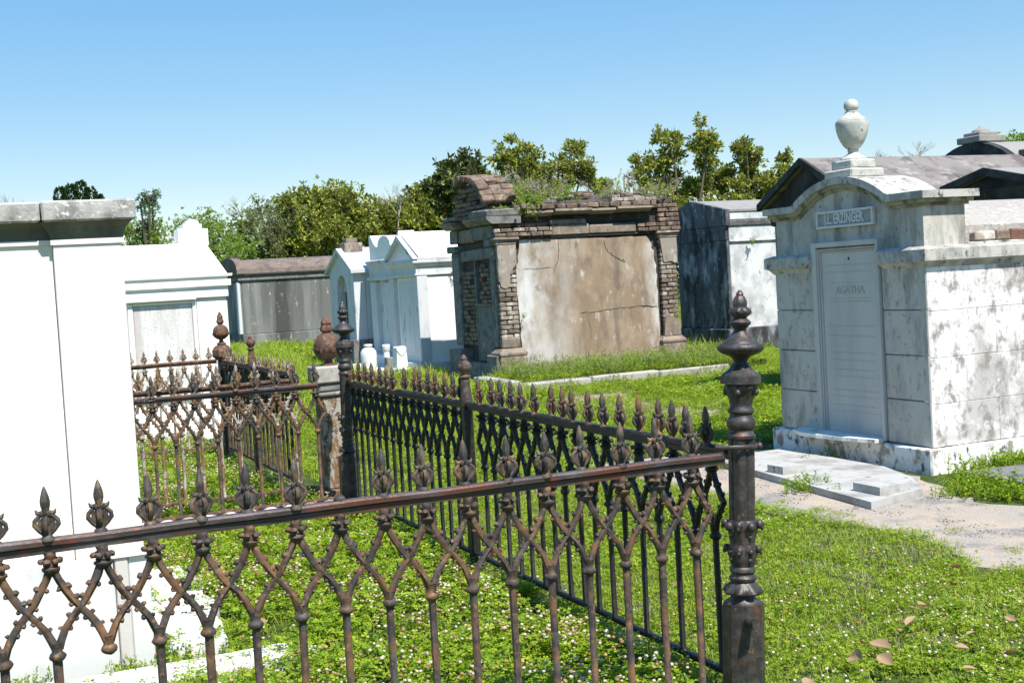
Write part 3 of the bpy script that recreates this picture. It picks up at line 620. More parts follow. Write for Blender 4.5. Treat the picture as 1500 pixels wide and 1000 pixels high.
def niche_tomb():
    t = thing('tomb', (8.9, 26.1, 0), 'narrow white gabled tomb with arched dark doorway and square finial, far end of white row', 'tomb')
    X0, X1, Y0, Y1 = 7.47, 10.2, 25.18, 26.98
    yc = (Y0 + Y1) / 2
    P = lambda nm, m, *b: build(MB().cbox(*b, b=.01), nm, M[m], t)
    P('base', 'stone_grey', X0 - .1, X1, Y0 - .05, Y1, 0, .55)
    P('wall', 'whitewash_shade', X0 + .25, X1, Y0, Y1, .55, 1.98)
    # front wall with arched opening
    op = .36; zt = 1.55
    left = [(Y0, .55), (yc - op, .55), (yc - op, zt)] + [(yc - op * math.cos(a), zt + op * math.sin(a)) for a in [math.pi * i / 12 for i in range(1, 7)]] + [(yc, 2.4), (Y0, 1.98)]
    right = [(2 * yc - y, z) for y, z in left][::-1]
    mb = MB(); mb.prism(left, 'x', X0, X0 + .24); mb.prism(right, 'x', X0, X0 + .24); build(mb, 'front_wall', M['whitewash_shade'], t)
    P('door', 'door_dark', X0 + .16, X0 + .24, yc - .3, yc + .3, .56, 1.6)
    mb = MB(); mb.prism([(yc - op * math.cos(a), zt + op * math.sin(a)) for a in [math.pi * i / 12 for i in range(0, 13)]], 'x', X0 + .12, X0 + .235); build(mb, 'tympanum', M['plaster_rt'], t)
    mb = MB(); mb.prism([(Y0 - .12, 1.93), (Y0 - .12, 2.0), (yc, 2.48), (Y1 + .12, 2.0), (Y1 + .12, 1.93), (yc, 2.40)], 'x', X0 - .08, X1); build(mb, 'roof', M['whitewash_shade'], t)
    P('finial', 'stone_brown', X0 + .05, X0 + .45, yc - .22, yc + .2, 2.36, 2.58); P('finial', 'stone_brown', X0 + .12, X0 + .37, yc - .13, yc + .12, 2.581, 2.68)
niche_tomb()
# small memorial pieces at their feet
P_ = (6.95, 22.75, .0)
mb = MB(); mb.lathe([(r * .78, .1 + (z - .1) * .9) for r, z in [(.17, .1), (.19, .2), (.2, .35), (.19, .45), (.13, .52), (.085, .54), (.085, .56), (.11, .57), (.11, .60), (.06, .61)]], P_, 20)
tag(build(mb, 'stone_vase', M['whitewash_shade']), 'squat white stone vase with narrow neck before the middle white tomb', 'vase')
mb = MB(); mb.cbox(6.7, 7.5, 20.85, 24.6, 0, .1, .02)
tag(build(mb, 'stone_ledge', M['white_stone']), 'low stone ledge along the feet of the white tombs', 'ledge')
t = thing('memorial_stone', (6.95, 20.95, .1), 'white square memorial stone carved with a draped swag, in front of gabled white tomb', 'memorial')
mb = MB(); mb.cbox(6.83, 7.09, 20.77, 21.1, .1, .19, .012); build(mb, 'foot', M['whitewash'], t)
mb = MB(); mb.add([(6.86, 20.81, .19), (7.06, 20.81, .19), (7.06, 21.06, .19), (6.86, 21.06, .19), (6.875, 20.83, .54), (7.045, 20.83, .54), (7.045, 21.04, .54), (6.875, 21.04, .54), (6.89, 20.85, .56), (7.03, 20.85, .56), (7.03, 21.02, .56), (6.89, 21.02, .56)],
       [(0, 1, 5, 4), (1, 2, 6, 5), (2, 3, 7, 6), (3, 0, 4, 7), (4, 5, 9, 8), (5, 6, 10, 9), (6, 7, 11, 10), (7, 4, 8, 11), (8, 9, 10, 11)]); build(mb, 'shaft', M['whitewash'], t)
mb = MB(); mb.tube([(6.875 + .17 * s, 20.822, .50 - .09 * math.sin(math.pi * s)) for s in np.linspace(0, 1, 9)], .012, 6); build(mb, 'swag', M['whitewash_shade'], t)
t = thing('broken_column', (6.95, 21.45, .1), 'small broken white column stump beside the memorial stone', 'column')
mb = MB(); mb.cbox(6.86, 7.02, 21.38, 21.54, .1, .36, .02, .006); build(mb, 'base', M['stone_grey'], t)
mb = MB(); mb.lathe([(.06, .36), (.055, .46), (.07, .48), (.075, .57), (.06, .585)], (6.90, 21.50, 0), 10); build(mb, 'shaft', M['whitewash'], t)

# ================================================================== BLACK AND WHITE TOMB behind, right of the brick tomb
def bw_tomb():
    t = thing('tomb', (15.2, 21.4, 0), 'tomb with black end wall and mottled white side, right of the brick tomb', 'tomb')
    X0, X1, Y0, Y1 = 13.5, 17.0, 20.5, 22.32
    P = lambda nm, m, *b: build(MB().cbox(*b, b=.01), nm, M[m], t)
    P('base', 'dark_mottle', X0 - .1, X1, Y0 - .1, Y1, 0, .42)  # dark base stands in for the shadow across the wall's foot
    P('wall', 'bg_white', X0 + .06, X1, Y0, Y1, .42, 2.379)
    P('end_wall', 'dark_mottle', X0, X0 + .059, Y0 + .004, Y1, .42, 2.12)
    P('end_frieze', 'dark_mottle', X0 - .02, X0 + .057, Y0 + .003, Y1 + .02, 2.121, 2.40)
    P('string_course', 'bg_white', X0 + .062, X1, Y0 - .04, Y0 + .1, 2.08, 2.11)
    mb = MB(); mb.rings(X0 + .06, X1, Y0, Y1, [(0, 2.38), (.03, 2.40), (.05, 2.47), (.05, 2.50)]); build(mb, 'cornice', M['stone_grey'], t)
    P('eave_course', 'bg_white', X0 + .07, X1, Y0 - .03, Y0 + .3, 2.505, 2.66)
    yc = Y0 + 1.2
    mb = MB(); mb.prism([(Y0 - .06, 2.401), (Y0 - .06, 2.70), (yc - .2, 2.915), (yc, 2.95), (yc + .2, 2.92), (Y1 + .06, 2.72), (Y1 + .06, 2.45), (Y1, 2.401)], 'x', X0 - .04, X0 + .057); build(mb, 'gable', M['dark_mottle'], t)
    mb = MB(); mb.prism([(Y0 - .05, 2.661), (Y0 - .05, 2.70), (yc, 2.945), (Y1 + .05, 2.70), (Y1 + .05, 2.661)], 'x', X0 + .058, X1); build(mb, 'roof', M['roof_light'], t)
bw_tomb()

# ================================================================== BIG DARK GABLED TOMB and others, right background
def gable_tomb(label, X0, X1, yc, hw, z_eave, z_apex, mat_end, mat_roof, th=.07, over=.12, lightside='stone_grey'):
    t = thing('tomb', ((X0 + X1) / 2, yc, 0), label, 'tomb')
    P = lambda nm, m, *b: build(MB().cbox(*b, b=.01), nm, M[m], t)
    P('wall', lightside, X0 + .12, X1, yc - hw + over, yc + hw - over, 0, z_eave - .22)
    mb = MB(); mb.rings(X0 + .12, X1, yc - hw + over, yc + hw - over, [(0, z_eave - .22), (.03, z_eave - .2), (.03, z_eave - .14), (.07, z_eave - .06), (over * .8, z_eave - .01)]); build(mb, 'cornice', M[mat_end], t)
    mb = MB(); mb.prism([(yc - hw + .1, z_eave - .009), (yc, z_apex - .08), (yc + hw - .1, z_eave - .009)], 'x', X0 + .06, X1 - .02); build(mb, 'gable', M[mat_end], t)
    mb = MB(); mb.prism([(yc - hw, z_eave - .005), (yc - hw, z_eave + th), (yc, z_apex), (yc + hw, z_eave + th), (yc + hw, z_eave - .005), (yc, z_apex - th)], 'x', X0 + .0, X1 + .1); build(mb, 'roof', M[mat_roof], t)
    mb = MB(); mb.prism([(yc - hw - .01, z_eave - .01), (yc - hw - .01, z_eave + th + .004), (yc, z_apex + .005), (yc + hw + .01, z_eave + th + .004), (yc + hw + .01, z_eave - .01), (yc, z_apex - th - .01)], 'x', X0 - .05, X0 - .001); build(mb, 'gable_coping', M[mat_end], t)
    return t
gable_tomb('large dark gabled tomb with grey slab roof, rising behind the urn', 9.5, 12.9, 12.7, .92, 2.30, 2.87, 'dark_gable', 'roof_grey')
gable_tomb('black fronted low gabled tomb at the far right behind the arched tomb', 10.4, 13.4, 10.64, .66, 2.30, 2.52, 'dark_gable', 'roof_light')
def arch_tomb():
    t = thing('tomb', (15.3, 14.4, 0), 'black fronted tomb with arched top and stepped square finial, far right', 'tomb')
    X0 = 14.0; yc = 14.62; hw = .80
    P = lambda nm, m, *b: build(MB().cbox(*b, b=.012), nm, M[m], t)
    P('wall', 'stone_grey', X0 + .1, 17, yc - 1.55, yc + 1.0, 0, 2.88)
    R_ = (hw ** 2 + .3 ** 2) / (2 * .3)
    a1 = math.asin(hw / R_)
    arc = [(yc + R_ * math.sin(a1 - 2 * a1 * i / 14), 3.24 - R_ + R_ * math.cos(a1 - 2 * a1 * i / 14)) for i in range(15)]
    mb = MB(); mb.prism([(yc + 1.0, 2.7), (yc + 1.0, 2.86)] + arc + [(yc - 1.55, 2.93), (yc - 1.55, 2.7)], 'x', X0, X0 + .12); build(mb, 'front', M['dark_gable'], t)
    mb = MB(); mb.prism([(yc + hw + .02, 2.885)] + [(y, z + .01) for y, z in arc] + [(yc - hw, 2.885)], 'x', X0 + .121, 16.8); build(mb, 'vaulted_roof', M['roof_light'], t)
    P('cornice', 'stone_grey', X0 - .06, 17, yc - 1.75, yc - .98, 2.94, 3.03)
    P('pier', 'stone_grey', X0 - .04, 17, yc - 1.72, yc - 1.1, 1.5, 2.94)
    P('finial_step', 'roof_light', X0 - .02, X0 + .5, yc - .22, yc + .26, 3.241, 3.34)
    P('finial_step', 'roof_light', X0 + .05, X0 + .42, yc - .15, yc + .19, 3.341, 3.40)
    mb = MB(); mb.lathe([(.14, 3.40), (.13, 3.43), (.07, 3.46), (.04, 3.475), (.03, 3.49)], (X0 + .24, yc + .02, 0), 12); build(mb, 'finial_top', M['roof_light'], t)
arch_tomb()

# ================================================================== RUINED BRICK TOMB (centre)
def brick_tomb():
    t = thing('brick_tomb', (9.25, 19.0, 0), 'ruined brick tomb with brown stained plaster, crumbling cornice and weeds on its roof', 'tomb')
    X0, X1, Y0, Y1 = 7.65, 10.88, 18.0, 19.95
    P = lambda nm, m, *b, **k: build(MB().cbox(*b, b=k.get('bev', .015), j=k.get('j', .004)), nm, M[m], t)
    P('core', 'mortar', X0 + .10, X1 - .06, Y0 + .10, Y1 - .05, .1, 2.72, j=0)
    P('base', 'stone_brown', X0 - .04, X1 + .06, Y0 + .02, Y1, -.05, .26)
    # south plaster panel, ragged outline
    pts = [(8.02, .27), (10.50, .27)] + jag((10.50, .27), (10.50, 1.2), .012, 6) + jag((10.50, 1.2), (10.47, 1.95), .02, 9) + jag((10.47, 1.95), (10.34, 2.19), .03, 5) + jag((10.34, 2.19), (8.06, 2.21), .012, 22) + jag((8.06, 2.21), (7.985, 1.6), .02, 9) + jag((7.985, 1.6), (8.02, .27), .01, 12)
    build(MB().prism(pts, 'y', Y0 + .045, Y0 + .14), 'plaster_panel', M['plaster_brown'], t)
    # cracks: thin ragged incised ribbons, 2 mm proud
    def crack(path, w):
        mb = MB(); vs = []; n = len(path)
        for i, (x, z) in enumerate(path):
            a = path[max(i - 1, 0)]; b = path[min(i + 1, n - 1)]; dx, dz = b[0] - a[0], b[1] - a[1]; L = math.hypot(dx, dz)
            ww = w * (.4 + rnd.random()) * (.3 if i in (0, n - 1) else 1)
            vs += [(x - dz / L * ww, Y0 + .042, z + dx / L * ww), (x + dz / L * ww, Y0 + .042, z - dx / L * ww)]
        mb.add(vs, [(2 * i, 2 * i + 1, 2 * i + 3, 2 * i + 2) for i in range(n - 1)])
        build(mb, 'crack', M['crack'], t)
    crack(jag((9.55, 2.15), (9.62, 1.95), .01, 5) + jag((9.62, 1.95), (9.86, 1.83), .02, 7) + [(9.90, 1.78)], .006)
    crack([(9.86, 1.80), (9.89, 1.835), (9.91, 1.79), (9.93, 1.785)], .014)
    crack(jag((10.50, 1.02), (10.1, 1.06), .012, 8) + jag((10.1, 1.06), (9.0, 1.0), .012, 18), .0045)
    crack(jag((10.45, 1.03), (10.12, 1.055), .01, 6), .010)
    crack(jag((8.74, 2.18), (8.73, 1.9), .012, 7) + jag((8.73, 1.9), (8.6, 1.6), .02, 6), .004)
    crack(jag((9.05, 2.16), (9.04, 2.0), .008, 4), .005); crack(jag((8.1, 1.75), (8.7, 1.76), .01, 9), .003)
    crack(jag((9.2, .95), (9.24, .5), .02, 7), .003)
    # pilasters: plinths, mouldings, bricks, plaster remnants
    for (xa, xb) in ((7.66, 7.98), (10.56, 10.87)):
        P('plinth', 'stone_brown', xa - .06, xb + .07, Y0 - .05, Y0 + .3, .0, .42)
        mb = MB(); mb.rings(xa - .04, xb + .05, Y0 - .03, Y0 + .28, [(.02, .42), (.03, .44), (.03, .47), (-.0, .50), (-.035, .54)]); build(mb, 'plinth_moulding', M['stone_brown'], t)
        P('capital', 'stone_brown', xa - .02, xb + .02, Y0 - .012, Y0 + .2, 2.145, 2.185)
        P('capital', 'stone_brown', xa - .05, xb + .06, Y0 - .04, Y0 + .2, 2.215, 2.26)
        P('capital', 'stone_brown', xa - .03, xb + .04, Y0 - .02, Y0 + .2, 2.186, 2.214)
    z = .585; k = 0
    while z < 2.13:
        brick_course(t, 'x', 7.665, 7.975, Y0 + .055, z, 'ppc' if z < 1.7 else 'c', off=.105 * (k % 2), tilt=.006)
        brick_course(t, 'x', 10.565, 10.865, Y0 + .055, z, 'pcc', off=.105 * (k % 2), tilt=.006)
        z += .0715; k += 1
    P('plaster_remnant', 'stone_brown', 7.665, 7.975, Y0 + .0, Y0 + .07, .545, .70)
    pts = [(7.662, 2.143), (7.978, 2.143)] + jag((7.978, 2.143), (7.98, 1.78), .006, 4) + [(7.90, 1.76), (7.905, 1.70), (7.86, 1.69), (7.85, 1.50), (7.76, 1.47), (7.70, 1.50), (7.68, 1.58), (7.662, 1.60)]
    build(MB().prism(pts, 'y', Y0 - .012, Y0 + .05), 'plaster_remnant', M['plaster_pilaster'], t)
    pts = [(10.562, 2.143), (10.872, 2.143)] + jag((10.872, 2.143), (10.872, 1.74), .004, 4) + jag((10.872, 1.74), (10.562, 1.77), .015, 6)
    build(MB().prism(pts, 'y', Y0 - .012, Y0 + .05), 'plaster_remnant', M['plaster_pilaster'], t)
    pts = [(10.562, .545), (10.872, .545)] + jag((10.872, .545), (10.872, .78), .004, 4) + jag((10.872, .78), (10.70, .85), .02, 4) + jag((10.70, .85), (10.562, 1.02), .02, 5)
    build(MB().prism(pts, 'y', Y0 - .01, Y0 + .05), 'plaster_remnant', M['stone_brown'], t)
    for (x, z, r) in ((8.35, 1.45, .07), (8.22, .95, .05), (9.98, 1.40, .035), (8.62, 2.08, .05), (10.3, .62, .06)):
        pg = [(x + r * math.cos(a) * rnd.uniform(.5, 1.2), z + r * .8 * math.sin(a) * rnd.uniform(.5, 1.3)) for a in [2 * math.pi * i / 9 for i in range(9)]]
        build(MB().prism(pg, 'y', Y0 + .0435, Y0 + .06), 'plaster_scar', M['plaster_pilaster'], t)
    # rough dark joint beside the right pilaster
    # frieze bricks
    for k, z in enumerate((2.298, 2.370)):
        brick_course(t, 'x', 7.62, 8.62, Y0 + .02, z, 'ccp' if k else 'pcc', off=.1 * (k % 2), tilt=.01, miss=.03)
        brick_course(t, 'x', 10.16, 10.56, Y0 + .03, z, 'c', off=.06 * (k % 2), tilt=.015)
    for k, z in enumerate((2.298, 2.370, 2.445, 2.52, 2.60)):
        brick_course(t, 'x', 10.56, 10.95, Y0 + .01 + .01 * k, z, 'c', off=.08 * (k % 2), tilt=.012)
    P('frieze_slab', 'stone_brown', 8.63, 9.28, Y0 - .005, Y0 + .14, 2.262, 2.43); P('frieze_slab', 'stone_brown', 9.285, 10.14, Y0 - .0, Y0 + .14, 2.262, 2.405)
    P('frieze_slab', 'stone_brown', 8.61, 9.22, Y0 - .035, Y0 + .14, 2.431, 2.50)
    P('frieze_slab', 'stone_shade', 8.05, 10.48, Y0 + .02, Y0 + .14, 2.215, 2.261)
    P('recess_shade', 'stone_shade', 8.40, 10.4, Y0 + .07, Y0 + .16, 2.44, 2.60)  # added near-black box imitating the shadow band below the cornice
    brick_course(t, 'x', 7.75, 8.6, Y0 + .09, 2.445, 'c', tilt=.02, miss=.15, rough=.01)
    brick_course(t, 'x', 7.75, 8.5, Y0 + .14, 2.52, 'c', tilt=.03, miss=.25, rough=.012)
    # projecting cornice stones, some gone
    for (a, b, z0, o) in ((8.16, 8.62, 2.60, .09), (8.63, 9.27, 2.615, .15), (9.28, 9.72, 2.605, .12), (9.73, 10.36, 2.62, .16)):
        mb = MB(); mb.prism([(Y0 - o, z0 + .055), (Y0 - o - .01, z0 + .02), (Y0 - o + .02, z0), (Y0 - o + .07, z0 - .03), (Y0 + .2, z0 - .04), (Y0 + .2, z0 + .055)], 'x', a + .004, b - .004); build(mb, 'cornice_stone', M['stone_brown'], t)
    # headers course on edge
    x = 7.95
    while x < 10.4:
        w = rnd.choice((.1, .105, .15, .2)); brick(t, x + w / 2, Y0 - .05 + rnd.uniform(-.04, .04), 2.715 + rnd.uniform(-.006, .006), rnd.gauss(0, .04), 'c', .03, ((w - .01) / .205, 1.3, 1.35)); x += w
    brick_course(t, 'x', 9.7, 10.62, Y0 + .02, 2.79, 'p', tilt=.02, rough=.01)
    brick_course(t, 'x', 10.45, 10.95, Y0 + .06, 2.675, 'c', tilt=.03, rough=.012); brick_course(t, 'x', 10.5, 10.9, Y0 + .14, 2.75, 'c', tilt=.04, rough=.02)
    brick_course(t, 'y', Y0 + .1, Y1, X1 - .02, 2.60, 'c', tilt=.03); brick_course(t, 'y', Y0 + .2, Y1, X1 - .05, 2.68, 'c', tilt=.03)
    # roof: broken overlapping slabs rising to a low ridge
    mb = MB(); mb.prism([(Y0 + .05, 2.70), (Y0 + .05, 2.78), (18.7, 2.93), (19.2, 2.93), (Y1 - .05, 2.75), (Y1 - .05, 2.70)], 'x', 8.0, X1 - .1); build(mb, 'roof_rubble', M['mortar'], t)
    for _ in range(34):
        x = rnd.uniform(8.25, 10.75); y = rnd.uniform(Y0 + .08, 19.1); w, d = rnd.uniform(.16, .42), rnd.uniform(.14, .3)
        z = 2.79 + .17 * min(1, (y - Y0 - .05) / .65)
        n = rnd.randint(5, 7); pg = [(w * .5 * math.cos(2 * math.pi * i / n + .3) * rnd.uniform(.7, 1.1), d * .5 * math.sin(2 * math.pi * i / n + .3) * rnd.uniform(.7, 1.1)) for i in range(n)]
        me = MB().prism(pg, 'z', -.02, .015).mesh('roof_slab', M['slab_roof'])
        place('roof_slab', me, t, (x, y, z + rnd.uniform(-.01, .02)), (rnd.gauss(.16, .08), rnd.gauss(0, .07), rnd.uniform(-.4, .4)))
    for _ in range(16):
        x = rnd.uniform(8.0, 10.8); y = rnd.uniform(Y0 + .08, 18.9); brick(t, x, y, 2.83 + .14 * min(1, (y - Y0) / .6), rnd.uniform(0, 3), rnd.choice('cc'), .15)
    # ---------------- west front
    Xw = X0
    P('foot', 'stone_grey', Xw - .10, Xw + .3, Y0 - .0, Y0 + .42, -.02, .44); P('foot', 'stone_grey', Xw - .12, Xw + .3, Y1 - .5, Y1 + .06, -.02, .5)
    P('foot', 'stone_grey', Xw - .06, Xw + .3, Y0 + .43, Y1 - .51, -.02, .3)
    for (ya, yb, zt) in ((Y0 + .0, Y0 + .32, 2.14), (Y1 - .32, Y1, 2.1)):
        P('pilaster', 'stone_grey', Xw, Xw + .12, ya + (.0 if ya > 18.5 else .13), yb, .56, zt)
        P('capital', 'stone_grey', Xw - .06, Xw + .2, ya + (.14 if ya < 18.5 else 0), yb + .05, zt + .001, zt + .11)
    for k in range(17):
        z = .60 + k * .0715
        brick_course(t, 'y', 19.05, 19.60, Xw + .075, z, 'c', off=.1 * (k % 2), tilt=.01, miss=.06, rough=.01)
    for k in range(9):
        z = 1.28 + k * .0715
        brick_course(t, 'y', 18.42, 18.86, Xw + .085, z, 'crrc' if 2 < k < 7 else 'c', off=.1 * (k % 2), tilt=.01, miss=.05, rough=.012)
    P('closing_slab', 'stone_grey', Xw + .03, Xw + .12, 18.38, 18.98, .32, 1.23); P('ledge', 'stone_brown', Xw - .01, Xw + .12, 18.36, 19.0, 1.205, 1.245)
    P('jamb', 'stone_grey', Xw + .02, Xw + .12, 18.99, 19.04, .31, 2.0)
    P('lintel', 'stone_grey', Xw + .02, Xw + .14, 18.33, 19.6, 1.95, 2.12, j=.012)
    # entablature on the west front
    P('frieze_block', 'stone_grey', Xw - .01, Xw + .4, Y0 + .14, 18.98, 2.262, 2.47, j=.008); P('frieze_block', 'stone_brown', Xw + .03, Xw + .4, 18.99, 19.62, 2.25, 2.46, j=.012); P('frieze_block', 'stone_grey', Xw - .02, Xw + .4, 19.63, Y1, 2.26, 2.48, j=.01)
    for (ya, yb, o) in ((Y0 - .06, 18.62, .16), (18.63, 19.05, .12), (19.5, Y1 + .04, .15)):
        mb = MB(); mb.prism([(Xw - o, 2.60), (Xw - o, 2.555), (Xw - o + .05, 2.51), (Xw - o + .09, 2.48), (Xw + .42, 2.475), (Xw + .42, 2.60)], 'y', ya, yb); build(mb, 'cornice_block', M['stone_grey' if yb < 18.7 else 'stone_brown'], t)
    P('cornice_cap', 'stone_grey', Xw - .17, Xw + .44, Y0 - .07, 18.66, 2.602, 2.70, j=.012); P('cornice_cap', 'stone_grey', Xw - .12, Xw + .44, 19.4, Y1 + .02, 2.603, 2.69, j=.015)
    # segmental pediment: brick tympanum and a ring of bricks, broken on the far side
    yc, R_, zc = 18.98, 1.05, 2.22
    arcp = lambda a, r: (yc - r * math.sin(a), zc + r * math.cos(a))
    A0, A1 = math.radians(55), math.radians(-26)
    tym = [(18.15, 2.605), (18.15, 2.72)] + [arcp(A0 + (A1 - A0) * i / 12, R_ - .09) for i in range(13)] + jag(arcp(A1, R_ - .09), (19.72, 2.78), .05, 5) + [(19.80, 2.605)]
    build(MB().prism(tym, 'x', Xw + .02, Xw + .42), 'tympanum', M['mortar'], t)
    for k in range(8):
        z = 2.64 + k * .0715; hw = math.sqrt(max((R_ - .1) ** 2 - (z + .03 - zc) ** 2, 0))
        brick_course(t, 'y', max(18.17, yc - hw), min(yc + hw, 19.75 - k * .04), Xw + .01, z, 'c', off=.1 * (k % 2), tilt=.02, miss=.06, rough=.012)
    nA = 12
    for i in range(nA):
        a = A0 + (A1 - A0) * (i + .5) / nA
        for j in range(3):
            if (rnd.random() < .12 and i > 2) or (j == 2 and rnd.random() < .6): continue
            y, z = arcp(a, R_ + rnd.uniform(-.012, .012))
            o = place('brick', rnd.choice(BR['c' if rnd.random() > .1 else 'r']), t, (Xw - .03 + j * .2 + rnd.uniform(-.012, .012), y, z), (a * 1.0 + rnd.gauss(0, .03), rnd.gauss(0, .03), rnd.gauss(0, .04)), (.98, 1.32, 1.5))
            o.rotation_euler = Euler((a + rnd.gauss(0, .03), rnd.gauss(0, .03), rnd.gauss(0, .03)))
    # loose bricks stepping down behind the pediment
    for _ in range(26):
        x = rnd.uniform(8.0, 8.45); y = rnd.uniform(18.05, 19.3); brick(t, x, y, 2.70 + rnd.uniform(0, .22) * max(0, (8.5 - x) / .5), rnd.uniform(0, 3), rnd.choice('ccr'), .25)
    return t
brick_tomb()

# kerbed plot in front of the brick tomb
for i, (x0, x1, dz) in enumerate(((7.12, 8.35, .0), (8.38, 9.5, .015), (9.53, 10.75, .0))):
    mb = MB(); mb.cbox(x0, x1, 16.35 + .03 * i, 16.54 + .03 * i, -.02, .12 + dz, .02, .008)
    tag(build(mb, 'kerb_stone', M['kerb']), ['weathered kerb stone at the near left corner of the weedy plot', 'middle kerb stone along the front of the weedy plot', 'kerb stone at the right end of the weedy plot, below the brick tomb'][i], 'kerb stone')
mb = MB(); mb.cbox(7.10, 7.33, 16.6, 17.9, -.02, .15, .02, .008); tag(build(mb, 'kerb_stone', M['kerb']), 'kerb stone along the left side of the weedy plot', 'kerb stone')
mb = MB(); mb.prism([(7.34, 16.6), (11.6, 16.65), (11.6, 17.96), (7.34, 17.96)], 'z', 0, .13); tag(build(mb, 'planting_bed', M['soil']), kind='structure')

# ================================================================== IRON FENCES
HS = .07115   # half picket spacing
def picket_mesh(mat, shaft=True, arms=True):
    mb = MB()
    if shaft: mb.lathe([(.0165, .095), (.0165, .105), (.0125, .112), (.0125, .595)], n=8)
    mb.lathe([(.013, .588), (.021, .594), (.0235, .602), (.021, .610), (.015, .615), (.017, .628), (.019, .642)], n=10)
    for s in (-1, 1):
        mb.tube([(s * .004, 0, .625), (s * .013, 0, .648), (s * .026, 0, .677), (s * .047, 0, .708), (s * HS, 0, .735)], [.013, .0125, .0115, .011, .011], 7, flat=1.05)
        mb.tube([(s * HS, 0, .735), (s * .051, 0, .762), (s * .032, 0, .794), (s * .017, 0, .823), (s * .007, 0, .85)], [.011, .0115, .012, .012, .0125], 7, flat=1.05)
        for (px, pz, nx, nz, r) in ((.053, .760, .8, .6, .0095), (.032, .794, .83, .55, .010), (.058, .753, -.8, -.6, .0075), (.028, .800, -.85, -.5, .0075),
                                    (.050, .714, .62, -.78, .0085), (.030, .686, .8, -.6, .0085), (.046, .708, -.62, .78, .0075), (.024, .676, -.85, .5, .006)):
            mb.ball((s * (px + nx * .0128), 0, pz + nz * .0128), (r, r * 1.15, r), 6, 4); mb.ball((s * (px + nx * .008), 0, pz + nz * .008), (r * .95, r, r * .95), 6, 4)
    mb.lathe([(.014, .838), (.021, .847), (.026, .853), (.0265, .858), (.020, .862), (.017, .868)], n=10)
    for a in range(6):
        th = a * math.pi / 3
        mb.ball((.0245 * math.cos(th), .0235 * math.sin(th), .878), (.0115, .0115, .0095), 6, 4)
        mb.ball((.014 * math.cos(th + .5), .013 * math.sin(th + .5), .868), (.009, .009, .009), 6, 4)
    mb.lathe([(.018, .872), (.015, .885), (.0165, .892), (.0175, .899), (.015, .906)], n=10)
    mb.v = [(x + rnd.gauss(0, .0009), y + rnd.gauss(0, .0009), z + rnd.gauss(0, .0009)) for x, y, z in mb.v]
    me = mb.mesh('picket', mat); me.set_sharp_from_angle(angle=math.radians(50)); return me
def spear_mesh(mat):
    mb = MB()
    mb.lathe([(.021, .940), (.0205, .948), (.014, .955), (.0105, .962), (.013, .972), (.015, .99), (.013, 1.01), (.012, 1.022)], n=8)
    for k in range(4):
        c, s = math.cos(k * math.pi / 2), math.sin(k * math.pi / 2); q = 1 if k % 2 == 0 else .75
        P3 = lambda r, z: (r * q * c, r * q * s, z)
        mb.tube([P3(.008, .957), P3(.022, .969), P3(.0355, .986), P3(.034, .997), P3(.020, 1.010), P3(.010, 1.018)], [.007, .0075, .0085, .008, .0075, .006], 6, flat=.9)
        mb.tube([P3(.004, 1.020), P3(.017, 1.017), P3(.026, 1.020), P3(.031, 1.029)], [.0095, .0085, .0065, .002], 6)
    mb.prism([(0, .960), (.016, .972), (.027, .986), (.024, .998), (.0, 1.014), (-.024, .998), (-.027, .986), (-.016, .972)], 'y', -.005, .005)
    mb.ball((0, 0, .996), (.016, .020, .022), 8, 5); mb.lathe([(.017, 1.010), (.021, 1.018), (.018, 1.024)], n=8)
    mb.lathe([(.0105, 1.018), (.0115, 1.030, .06), (.0142, 1.042, .08), (.0146, 1.052, .08), (.0120, 1.066, .08), (.0075, 1.082), (.0032, 1.092), (.001, 1.095)], n=12, lobes=6)
    me = mb.mesh('spear_head', mat); me.set_sharp_from_angle(angle=math.radians(50)); return me
PK = {k: ([picket_mesh(M[a]) for _ in range(3)], spear_mesh(M[b])) for k, (a, b) in dict(front=('iron', 'iron_spear'), dark=('iron_dark', 'iron'), mid=('iron', 'iron_spear'), flaky=('iron_flaky', 'iron_flaky'), shade=('iron_umber', 'iron_flaky')).items()}  # dark and shade styles: shaded faces of the side runs put into the colour
